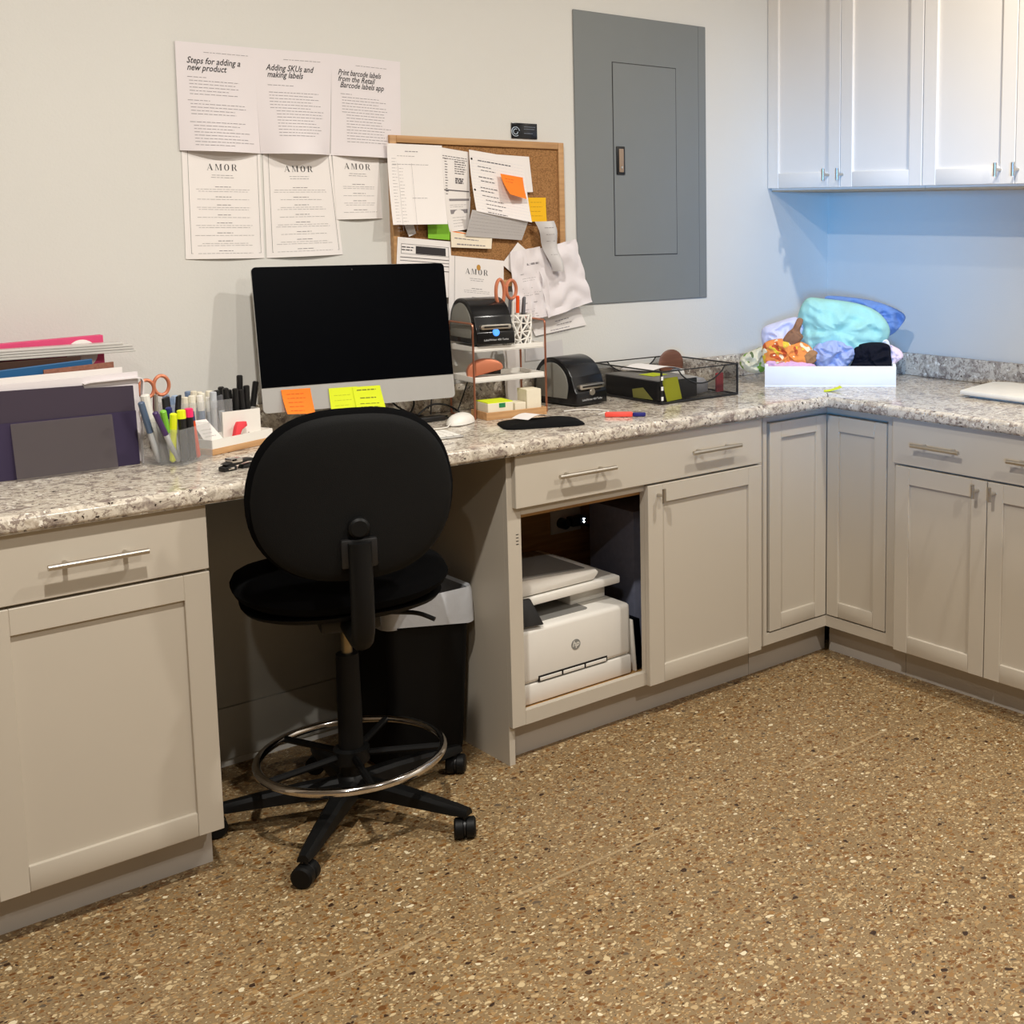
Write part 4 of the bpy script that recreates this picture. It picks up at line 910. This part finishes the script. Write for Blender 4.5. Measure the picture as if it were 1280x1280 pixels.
def upright(name, label, cat, x0, x1, z1a, z1b, y0, y1, m, z0=.005, grp=None, bev=.0):
    b = MB(); b.prism([(x0, z0), (x1, z0), (x1, z1b), (x0, z1a)], y0, y1, 'xz', bev, T=lambda p: p+FO)
    return tag(b.build(name, m, smooth=False), label, cat, grp)
# sheaf of papers curling over the right edge
b = MB()
prof = [(0.012, .004), (.014, .10), (.020, .19), (.024, .206), (.012, .216), (-.05, .222), (-.20, .216), (-.48, .206)]
prof2 = [(x-.004 if i < 3 else x, z-(.003 if i > 2 else 0)) for i, (x, z) in enumerate(prof)]
vs = [[b._v(FO+Vector((x, y, z))) for x, z in prof] for y in (.004, .030)]
b.bm.faces.ensure_lookup_table()
lo = [[b._v(FO+Vector((x, y, .004))) for x, z in prof] for y in (.006, .028)]
b.bm.free()
def ribbon(name, label, cat, prof, y0, y1, th, m):
    b = MB(); pts = [Vector((x, 0, z)) for x, z in prof]; A = []
    for i, p in enumerate(pts):
        d = (pts[min(i+1, len(pts)-1)]-pts[max(i-1, 0)]).normalized(); nrm = Vector((-d.z, 0, d.x))
        A.append((p, p+nrm*th))
    rows = [[b._v(FO+Vector((q_.x, y, q_.z))) for q_ in (a, c)] for a, c in A for y in (y0, y1)]
    for i in range(len(A)-1):
        a0, a1, c0, c1 = rows[2*i], rows[2*i+1], rows[2*i+2], rows[2*i+3]
        for f in ([a0[0], a1[0], c1[0], c0[0]], [a0[1], c0[1], c1[1], a1[1]], [a0[0], c0[0], c0[1], a0[1]], [a1[0], a1[1], c1[1], c1[0]]): b.bm.faces.new(f)
    for i in (0, len(A)-1): b.bm.faces.new([rows[2*i][0], rows[2*i][1], rows[2*i+1][1], rows[2*i+1][0]])
    return tag(b.build(name, m), label, cat)
upright('paper_sheaf', 'white sheaf of papers standing directly behind the dark front cover', 'papers', Lx, .010, .212, .222, .006, .012, M_PAPERL, grp='papers in the file holder')
ribbon('folded_newsprint', 'white page folded over the right end of the file holder', 'paper', [(.008, .001), (.009, .05), (.016, .12), (.017, .17), (.020, .198), (.016, .207), (.0, .2095), (-.10, .2075), (-.112, .2045)], -.006, .010, .0025, M_PAPERL)
upright('paper_sheaf', 'second white sheaf of papers, slightly taller, behind the first', 'papers', Lx, -.02, .226, .234, .018, .024, M_PAPER, grp='papers in the file holder')
upright('blue_folder', 'blue folder standing in the file holder behind the white papers', 'folder', Lx, -.075, .232, .256, .048, .054, mat('folder_blue', srgb(34, 92, 140), .5), bev=.002)
upright('teal_folder', 'pale teal folder at the far left of the file holder', 'folder', Lx, -.285, .236, .242, .036, .042, mat('folder_teal', srgb(120, 168, 168), .6))
upright('brown_notebook', 'brown notebook with beaded edge in front of the blue folder', 'notebook', -.185, -.035, .240, .247, .028, .034, mat('beaded_brown', srgb(140, 92, 74), .6, nz=.5, ns=160))
upright('dark_folder', 'dark brown folder standing behind the blue folder', 'folder', Lx, -.095, .258, .262, .066, .072, mat('folder_dark', srgb(64, 40, 28), .6))
upright('magenta_book', 'magenta box with a white disc standing at the back of the file holder', 'box', Lx, -.026, .290, .304, .122, .146, mat('magenta_card', srgb(214, 70, 116), .55), bev=.001)
bpy.data.objects['magenta_book'].name = 'magenta_box'
dk = MB(); dk.prism([(x, z) for x, z in circ(.034, 30, (-.075, .262))], .1195, .1218, 'xz', T=lambda p: p+FO)
ob = bpy.data.objects['magenta_box']; pk = dk.build('white_disc', M_PAPER, ob, smooth=False); pk.location = -Vector(ob.location)
# clear plastic sleeves lying across the tops
t = thing('plastic_sleeves', 'stack of clear plastic sleeves lying across the top of the file holder', 'sleeves', FO+Vector((-.20, .098, .263)), 0)
for i, (z, x1) in enumerate(((0, .232), (.0062, .228), (.0124, .226), (.0186, .205))):
    MB().box((-.28, -.022, z), (x1, .02, z+.0056), .0015).build('sleeve', M_SLEEVE, t)
# small smoky acrylic sign holder
t = thing('sign_holder', 'clear smoky acrylic sign holder leaning on the dark file holder', 'sign holder', (-2.823, -.292, .9145))
MB().prism(rr(-.106, 0, .106, .128, .003), 0, .003, 'xz', T=lambda p: Vector((p.x, p.y+p.z*.17, p.z))).build('front_plate', M_SMOKE, t)

# clear marker organiser
OX = Vector((-2.600, -.372, .9145)); OA = .615
t = thing('marker_organizer', 'clear acrylic two-section organiser full of markers by the file holder', 'organiser', OX, OA)
def opentop(w, d, h, x=0, y=0, th=.0025):
    b = MB(); b.box((x, y, 0), (x+w, y+d, th)); b.box((x, y, th), (x+w, y+th, h)); b.box((x, y+d-th, th), (x+w, y+d, h)); b.box((x, y+th, th), (x+th, y+d-th, h)); b.box((x+w-th, y+th, th), (x+w, y+d-th, h)); return b
opentop(.118, .058, .088).build('front_section', M_CLEAR, t, smooth=False)
opentop(.118, .050, .104, 0, .0585).build('rear_section', M_CLEAR, t, smooth=False)
RO = Matrix.Rotation(OA, 3, 'Z')
og = lambda x, y, z: OX+RO @ Vector((x, y, z))
G_M = None
def marker(label, x, y, x2, y2, L, r, m, capm=None, capl=.4, name='marker', cat='marker'):
    return pen(label, og(x, y, .006), og(x2, y2, L), r, m, capm, cat, name, capl)
M_YEL = mat('yellow_marker', srgb(232, 240, 30), .4); M_PNK = mat('pink_marker', srgb(245, 50, 110), .4); M_GR2 = mat('green_marker', srgb(130, 200, 60), .4)
M_NAVY = mat('navy_marker', srgb(36, 44, 110), .4); M_PUR = mat('purple_marker', srgb(74, 50, 100), .4); M_WGR = mat('pale_barrel', srgb(196, 198, 200), .4)
marker('black highlighter with yellow top in the front section', .030, .014, .028, .016, .132, .0100, M_BLK, M_YEL, .17, 'highlighter', 'highlighter')
marker('black highlighter with pink top in the front section', .058, .014, .054, .014, .132, .0100, M_BLK, M_PNK, .17, 'highlighter', 'highlighter')
marker('orange-barrel marker with navy cap in the front section', .086, .018, .070, .020, .122, .0075, M_ORP, M_NAVY, .2)
marker('yellow highlighter leaning behind the yellow-topped one', .020, .040, .008, .022, .126, .0085, M_YEL, None, .4, 'highlighter', 'highlighter')
marker('green-capped marker leaning left in the organiser', .030, .046, -.016, .032, .136, .0075, M_WGR, M_GR2, .42)
marker('purple-capped marker leaning far left in the organiser', .028, .030, -.034, .040, .135, .0068, M_WGR, M_PUR, .45)
marker('small navy-capped marker behind the highlighters', .045, .040, .020, .044, .138, .0075, M_WGR, M_NAVY, .2)
marker('thick white marker standing at the back of the organiser', .030, .085, .004, .092, .170, .0105, M_WHITE, M_WHITE, .5)
marker('slate blue pen at the back left of the organiser', .012, .070, -.034, .075, .158, .0075, M_WGR, mat('slate', srgb(86, 104, 130), .4), .5)
marker('light green marker in the right of the front section', .098, .030, .085, .036, .100, .0065, M_GR2, M_GR2, .4)
for lab, x, y, x2, L, w in (('broad black paper knife handle standing in the organiser', .062, .075, .052, .152, .012), ('narrow black cutter handle at the right of the organiser', .100, .080, .110, .148, .008)):
    tt = thing('utility_knife', lab, 'knife', og(x, y, .006), OA)
    MB().prism([(-w*.6, 0), (w*.6, 0), (w, L*.55), (w*1.2+(x2-x), L), (-w*.6+(x2-x), L*.98), (-w, L*.5)], -.004, .004, 'xz', .002).build('grip', M_BLK, tt)
    MB().box((-.004, -.0015, .0), (.004, .0015, .03)).build('blade', M_NICK, tt)
t = thing('scissors', 'brown-handled scissors behind the marker organiser and file holder', 'scissors', (-2.555, -.165, .9145), 0)
MB().tube([(-.012+.018*math.cos(2*PI*k/24), 0, .172+.024*math.sin(2*PI*k/24)) for k in range(24)], .0045, 8, closed=True).build('handle', M_COPPL, t)
MB().tube([(.022+.018*math.cos(2*PI*k/24)-.07, 0, .166+.022*math.sin(2*PI*k/24)) for k in range(24)], .0045, 8, closed=True).build('handle', M_COPPL, t)
MB().tube([(-.028, 0, .150), (-.030, 0, .10), (-.030, 0, .001)], [.006, .007, .002], 8).build('blades', M_NICK, t)

# clear bin of pale pens near the wall
t = thing('pen_bin', 'clear plastic bin of pale pens against the wall behind the organiser', 'bin', (-2.560, -.178, .9145))
opentop(.160, .075, .122).build('bin', M_CLEAR, t, smooth=False)
rnd = random.Random(11); cols = [mat('pale_pen', srgb(196, 200, 206), .3), M_WHITE, mat('cream_pen', srgb(224, 216, 196), .4), mat('blue_grey_pen', srgb(120, 138, 166), .4), M_WGR]
caps = [('blue-grey', cols[3]), ('white', M_WHITE), ('rose', mat('dull_rose', srgb(200, 130, 124), .4)), ('cream', cols[2]), ('silver', cols[0]), ('pale blue', mat('pale_blue', srgb(164, 184, 210), .4)), ('ivory', mat('ivory', srgb(238, 232, 214), .4)), ('grey', M_PGREY)]
for row, (y, words_) in enumerate(((-.166, 'front'), (-.142, 'middle'), (-.118, 'back'))):
    for i in range(6):
        nm, cm = caps[(i*3+row*5) % 8]; x = -2.546+i*.0255+row*.005
        spot = ('far left', 'second from left', 'third from left', 'third from right', 'second from right', 'far right')[i]
        pen('%s-capped pale pen, %s in the %s row of the clear bin' % (nm, spot, words_), (x, y, .918), (x+rnd.uniform(-.010, .010), y+.003, 1.050+rnd.uniform(-.008, .012)), .0085, cols[(i+row) % 5], cm, 'pen', 'pen', .3)
# white box of black pens
t = thing('pen_box', 'white box of black pens against the computer, left side', 'box', (-2.428, -.180, .9145), .06)
opentop(.100, .070, .090, th=.003).build('box', M_WHITE, t, smooth=False)
lb = ['leftmost black pen leaning in the white pen box', 'black pen, second from the left in the white pen box', 'black marker in the back left of the white pen box', 'black pen in the front middle of the white pen box', 'tallest black pen, rising above the others in the white box', 'black marker in the back right of the white pen box', 'rightmost black pen leaning towards the computer', 'thick black marker low in the middle back of the white pen box', 'thick black marker in the front right of the white pen box']
for i, (dx, dy, tx, L) in enumerate(((.014, .018, -.004, .146), (.028, .016, .018, .150), (.030, .050, .020, .150), (.046, .022, .046, .146), (.064, .050, .070, .176), (.078, .030, .078, .150), (.086, .050, .112, .156), (.048, .052, .040, .140), (.066, .022, .060, .142))):
    pen(lb[i], (-2.428+dx, -.176+dy, .9185), (-2.428+tx, -.178+dy, .914+L), .0078, M_WGR, M_BLK, 'pen', 'pen', .46)
# wooden tray with cards in front of it
TW = Vector((-2.497, -.286, .9145)); TWA = .40
t = thing('desk_tray', 'white tray with bamboo base holding cards and clips beside the organiser', 'tray', TW, TWA)
MB().box((0, 0, 0), (.205, .085, .016), .0015).build('base', M_BAMB, t)
opentop(.201, .081, .022, .002, .002, .004).build('trough', M_WHITE, t, smooth=False).location = (0, 0, .016)
RTW = Matrix.Rotation(TWA, 3, 'Z'); tw = lambda x, y, z: TW+RTW @ Vector((x, y, z))
s = Sheet('business_card', 'white printed card leaning in the left of the bamboo-based tray', 'card', [tw(.004, .070, .082), tw(.052, .072, .080), tw(.070, .026, .021), tw(.008, .024, .021)], (RTW @ Vector((0, -1, .4))), M_PAPER, base=.0006)
s.put([s.lines(.008, .04, .03, 3, .01, .0014, seed=3)], M_INKL)
t = thing('chip_clip', 'red plastic clip standing in the bamboo-based tray', 'clip', tw(.105, .040, .0205), TWA)
MB().prism([(0, 0), (.016, 0), (.028, .022), (.046, .030), (.044, .042), (.018, .044), (.010, .032)], -.006, .006, 'xz', .002).build('jaw', M_RED, t)
MB().tube([(.020, 0, .012), (.052, 0, .004), (.056, 0, .012)], .002, 6).build('spring', M_NICK, t)
t = thing('highlighter', 'lime pen lying in the bamboo-based tray', 'highlighter', tw(.020, .018, .0245), TWA+.1)
MB().tube([(0, 0, 0), (.01, 0, 0), (.075, 0, 0)], [.002, .004, .004], 8).build('barrel', M_YGR, t)
# staple remover
t = thing('staple_remover', 'black and chrome staple remover near the left counter edge', 'staple remover', (-2.555, -.498, .9145), .25)
b = MB(); b.prism([(0, .016), (.03, .024), (.075, .022), (.088, .014), (.06, .016), (.02, .010)], -.013, .013, 'xz', .002); b.build('upper_arm', M_BLK, t)
b = MB(); b.prism([(-.004, 0), (.03, 0), (.03, .010), (.01, .014), (-.004, .010)], -.012, .012, 'xz', .002); b.prism([(.045, 0), (.085, 0), (.082, .010), (.05, .008)], -.010, .010, 'xz', .0015); b.build('lower_arm', M_BLK, t)
MB().box((.016, -.0142, .018), (.044, .0142, .0275), .001).build('metal_plate', M_CHROME, t)
MB().box((.006, -.0135, .004), (.022, .0, .009), .001).build('metal_jaw', M_CHROME, t)

# ------------------------------------------------------------------ inside the open cabinet
t = thing('laser_printer', 'white and grey office printer on the floor of the open cabinet', 'printer', (-1.600, -.535, .1295))
w2 = .210; M_PW = mat('printer_white', srgb(226, 222, 214), .42, nz=.02); M_PG = mat('printer_grey', srgb(126, 124, 120), .5)
MB().box((-w2, 0, .062), (w2, .40, .222), .014, 3).build('body', M_PW, t)
MB().box((-w2, 0, .002), (w2, .40, .0605), .006).build('paper_drawer', M_PW, t)
b = MB(); b.box((-.125, -.001, .063), (.118, .004, .080)); b.build('drawer_slot', M_SEAM, t, smooth=False)
b = MB()
for x0 in (-.120, -.040, .040): b.box((x0, -.0025, .0645), (x0+.074, .003, .0745), .001)
b.build('slot_grip', M_PW, t)
MB().prism(rr(-.165, .04, .085, .30, .015), .2215, .224, 'xy').build('output_tray', M_PG, t)
b = MB(); b.box((.06, .10, .222), (w2-.02, .39, .272), .006); b.box((-w2, .30, .222), (.06, .39, .272), .006); b.box((-w2, .03, .222), (-w2+.035, .30, .262), .004); b.build('riser', M_PW, t)
MB().prism([(-w2, 0.268), (w2, .272), (w2, .296), (-w2, .292)], .05, .40, 'xz', .005).build('scanner', M_PW, t)
b = MB(); b.prism([(-w2+.03, .296), (.12, .298), (.14, .318), (.13, .330), (-w2+.02, .350)], .06, .36, 'xz', .006); b.build('feeder', M_PW, t)
MB().prism([(-w2+.03, .350), (.10, .333), (.10, .336), (-w2+.03, .354)], .08, .34, 'xz').build('feeder_tray', M_PG, t)
MB().prism([(-w2+.01, .235), (-.105, .228), (-.125, .300), (-w2+.01, .306)], -.006, .006, 'xz', .003, T=lambda p: Vector((p.x, p.y+(p.z-.23)*.5+.0, p.z))).build('control_screen', M_BLK, t)
b = MB(); M1 = Matrix.Rotation(PI/2, 3, 'X')
b.lathe([(0, .0015), (.0155, .0015), (.0155, 0)], (.006, 0, .142), 28, M1); lg = b.build('round_badge', mat('badge_grey', srgb(130, 130, 126), .35), t)
vs, fs = text_polys('hp', .024, .28, .0004, 1); xs = [v[0] for v in vs]
b = MB(); V_ = [b._v((.006+(a-(min(xs)+max(xs))/2), -.0019, .137+c)) for a, c in vs]
for f in fs: b.bm.faces.new([V_[i] for i in f])
b.build('badge_letters', M_PW, t, smooth=False)
t = thing('computer_tower', 'dark grey box standing behind the printer, right side of open cabinet', 'box', (-1.215, -.365, .1295))
MB().box((-.075, -.06, 0), (.095, .17, .465), .004).build('case', mat('tower_grey', srgb(120, 124, 144), .6, nz=.2, ns=60), t)
MB().box((.0, -.0625, .22), (.085, -.0605, .36)).build('front_label', M_BLK, t, smooth=False)
t = thing('tablet', 'white-edged black tablet leaning beside the printer in the open cabinet', 'tablet', (-1.372, -.53, .1295), 0)
Tt = lambda p: Vector((p.x-.26*p.z*.3, p.y, p.z))
LT = lambda p: Vector((p.x-p.z*.08, p.y, p.z))
MB(LT).box((0, 0, 0), (.007, .12, .165), .002).build('back_shell', M_WHITE, t)
MB(LT).box((.007, .002, .004), (.034, .118, .163), .003).build('black_front', M_SCREEN, t)
t = thing('wall_outlet', 'grey outlet plate with a plugged-in black cord inside the open cabinet', 'outlet', (-1.290, WY-.0205, .500))
MB().box((-.060, -.006, -.035), (.060, -.0005, .045), .002).build('plate', mat('outlet_grey', srgb(206, 202, 196), .5), t)
b = MB(); b.lathe([(0, .03), (.017, .03), (.018, .0)], (-.020, -.006, .0), 20, M1); b.build('plug', M_BLK, t)
MB().box((.0, -.045, -.012), (.055, -.006, .018), .004).build('adapter', M_BLK, t)
b = MB()
for z in (.0, .010): b.lathe([(0, .002), (.0028, .002), (.0028, 0)], (.044, -.045, z), 10, M1)
b.build('indicator_lights', mat('led_white', srgb(230, 240, 255), .4, emit=(.75, .85, 1, 14)), t)
MB().tube(spline([(.045, -.03, -.008), (.075, -.05, -.03), (.085, -.055, -.09), (.080, -.06, -.13)]), .005, 8).build('cord', M_BLK, t)

# ------------------------------------------------------------------ drafting chair
HC = Vector((-2.305, -.567, 0)); HD = math.radians(72)
t = thing('drafting_chair', 'tall black drafting chair with chrome foot ring at the desk', 'chair', HC, HD-PI/2)   # local +y faces the desk
a_base = [math.radians(d)-(HD-PI/2) for d in (224.6, 296.6, 8.6, 80.6, 152.6)]
b = MB(); b.lathe([(0, .065), (.042, .065), (.046, .085), (.036, .115), (.030, .120), (0, .120)], seg=24); b.build('hub', M_CHAIRP, t)
for a in a_base:
    d = Vector((math.cos(a), math.sin(a), 0)); n = Vector((-d.y, d.x, 0)); R5 = .322
    b = MB()
    rows = []
    for r, hw, z0, z1 in ((.030, .026, .070, .112), (.12, .024, .068, .106), (.22, .021, .064, .094), (.30, .018, .060, .082), (.335, .014, .060, .076)):
        rows.append([b._v(d*r+n*hw+Vector((0, 0, z0))), b._v(d*r-n*hw+Vector((0, 0, z0))), b._v(d*r-n*hw*.9+Vector((0, 0, z1-.008))), b._v(d*r-n*hw*.5+Vector((0, 0, z1))), b._v(d*r+n*hw*.5+Vector((0, 0, z1))), b._v(d*r+n*hw*.9+Vector((0, 0, z1-.008)))])
    for A, B in zip(rows, rows[1:]):
        for k in range(6): b.bm.faces.new([A[k], A[(k+1) % 6], B[(k+1) % 6], B[k]])
    b.bm.faces.new(rows[0]); b.bm.faces.new(rows[-1]); b.build('base_leg', M_CHAIRP, t)
    ca = random.Random(int(a*100)).uniform(0, PI); c = d*R5
    M2 = Matrix.Rotation(ca, 3, 'Z') @ Matrix.Rotation(PI/2, 3, 'Y')
    cb = MB()
    for s1, s2 in ((-.026, -.0008), (.0008, .026)):
        cb.lathe([(0, s1), (.021, s1), (.026, s1+.004), (.026, s2-.004), (.021, s2), (0, s2)], c+Vector((0, 0, .0263)), 20, M2)
    hood = cb.build('caster', M_CHAIRP, t)
    cb = MB(); cb.tube([c+Vector((0, 0, .03)), c+Vector((0, 0, .062))], .007, 8); cb.lathe([(0, -.008), (.022, -.008), (.022, .008), (0, .008)], c+Vector((0, 0, .028)), 16, M2); cb.build('fork', M_BLK, hood)
b = MB(); b.lathe([(0, .118), (.030, .118), (.0295, .30), (.0275, .431), (.018, .433), (0, .433)], seg=24); b.build('column_sleeve', M_CHAIRP, t)
MB().lathe([(.0135, .432), (.0135, .515), (0, .515)], seg=20).build('gas_piston', mat('piston_brass', srgb(150, 138, 112), .3, .9), t)
# foot ring
zr = .170; b = MB(); b.tube([(.222*math.cos(2*PI*k/56), .222*math.sin(2*PI*k/56), zr) for k in range(56)], .0105, 12, closed=True); b.build('foot_ring', M_CHROME, t)
b = MB(); b.lathe([(.031, zr-.022), (.044, zr-.018), (.044, zr+.016), (.031, zr+.020)], seg=24); b.build('ring_collar', M_CHAIRP, t)
for k in range(5):
    a = a_base[0]+.55+2*PI*k/5; MB().tube([(.040*math.cos(a), .040*math.sin(a), zr), (.215*math.cos(a), .215*math.sin(a), zr)], .009, 8).build('ring_spoke', M_CHAIRP, t)
# mechanism
MB().box((-.07, -.10, .515), (.07, .10, .556), .008).build('mechanism', M_BLK, t)
MB().tube(arc_pts([(.05, 0, .530), (.17, -.035, .520), (.205, -.06, .505)], .02), .006, 8).build('height_lever', M_BLK, t)
# seat
so = superell(.256, .236, .80, 48)
def seatF(x, y, h):
    return (x, y+.05, .604+h+.030*(x/.25)**2*0.5-.012*max(0, (y/.23))**2)
MB().pillow(so, .052, .044, 3.6, seatF).build('seat_cushion', M_FAB, t)
MB().pillow([(x*.93, y*.93) for x, y in so], .0, .030, 3.5, lambda x, y, h: (x, y+.05, .574+h)).build('seat_shell', M_CHAIRP, t)
# backrest: curved plate and cushion
BZ, BY = .885, -.262
bo = []
for k in range(56):
    a = 2*PI*k/56; c_, s_ = math.cos(a), math.sin(a)
    x = .230*math.copysign(abs(c_)**(.74 if s_ > 0 else .76), c_); z = (.196 if s_ > 0 else .210)*math.copysign(abs(s_)**.76, s_)
    x *= 1-.10*(z/.2) if z > 0 else 1-.07*(-z/.2)**2; bo.append((x, z))
lean = .10
def backF(off):
    def F(x, z, h): return (x, BY+off+.55*x*x+h-lean*z*.9, BZ+z)
    return F
MB().pillow(bo, .030, .022, 4, backF(.030)).build('back_cushion', M_FAB, t)
MB().pillow([(x*.955, z*.955-.002) for x, z in bo], .004, .018, 5, lambda x, z, h: backF(.0)(x, z, h)).build('back_shell', M_BLK2, t)
kn = BY-.018; kz = BZ-.072
MB().lathe([(0, .016), (.018, .016), (.023, .011), (.0245, 0), (0, 0)], (0, kn, kz), 24, M1).build('back_knob', M_CHAIRP, t)
MB().tube(arc_pts([(0, BY-.026, BZ-.105), (0, BY-.034, .64), (0, BY-.022, .545), (0, -.08, .532)], .05, 6), .026, 12).build('back_bar', M_CHAIRP, t)
MB().box((-.040, BY-.022, BZ-.165), (.040, BY-.005, BZ-.098), .005).build('bar_socket', M_BLK, t)

# ------------------------------------------------------------------ waste bin
t = thing('waste_bin', 'tall black waste bin with a clear grey liner under the counter', 'waste bin', (-2.010, -.31, 0))
b = MB()
def rrect(w, d, z, r=.03): return [(x, y, z) for x, y in rr(-w, -d, w, d, r)]
rings = [rrect(.108, .115, .0005), rrect(.112, .120, .03), rrect(.128, .148, .485)]
vr = [[b._v(p) for p in R] for R in rings]
inn = [[b._v((p[0]*.97, p[1]*.97, p[2])) for p in rrect(.128, .148, .485)], [b._v((p[0]*.97, p[1]*.97, p[2]+.02)) for p in rrect(.110, .118, .0)]]
allr = vr+inn
for A, B in zip(allr, allr[1:]):
    n = len(A)
    for k in range(n): b.bm.faces.new([A[k], A[(k+1) % n], B[(k+1) % n], B[k]])
b.bm.faces.new(vr[0][::-1]); b.bm.faces.new(inn[-1]); b.build('body', mat('bin_black', srgb(10, 10, 10), .6, spec=.2), t)
b = MB(); prof = [(.118, .135, .38), (.124, .144, .485), (.131, .151, .492), (.1345, .1545, .48), (.1365, .1565, .42), (.137, .157, .40)]
L = []
rnd = random.Random(4)
for i, (w_, d_, z) in enumerate(prof):
    pts = rrect(w_, d_, z, .03); L.append([b._v((p[0], p[1], p[2]+(noise.noise(Vector((p[0]*9, p[1]*9, 2)))*.035-.012*(p[0]/.13) if i == len(prof)-1 else 0))) for p in pts])
for A, B in zip(L, L[1:]):
    n = len(A)
    for k in range(n): b.bm.faces.new([A[k], A[(k+1) % n], B[(k+1) % n], B[k]])
b.build('liner', M_LINER, t, recalc=False)
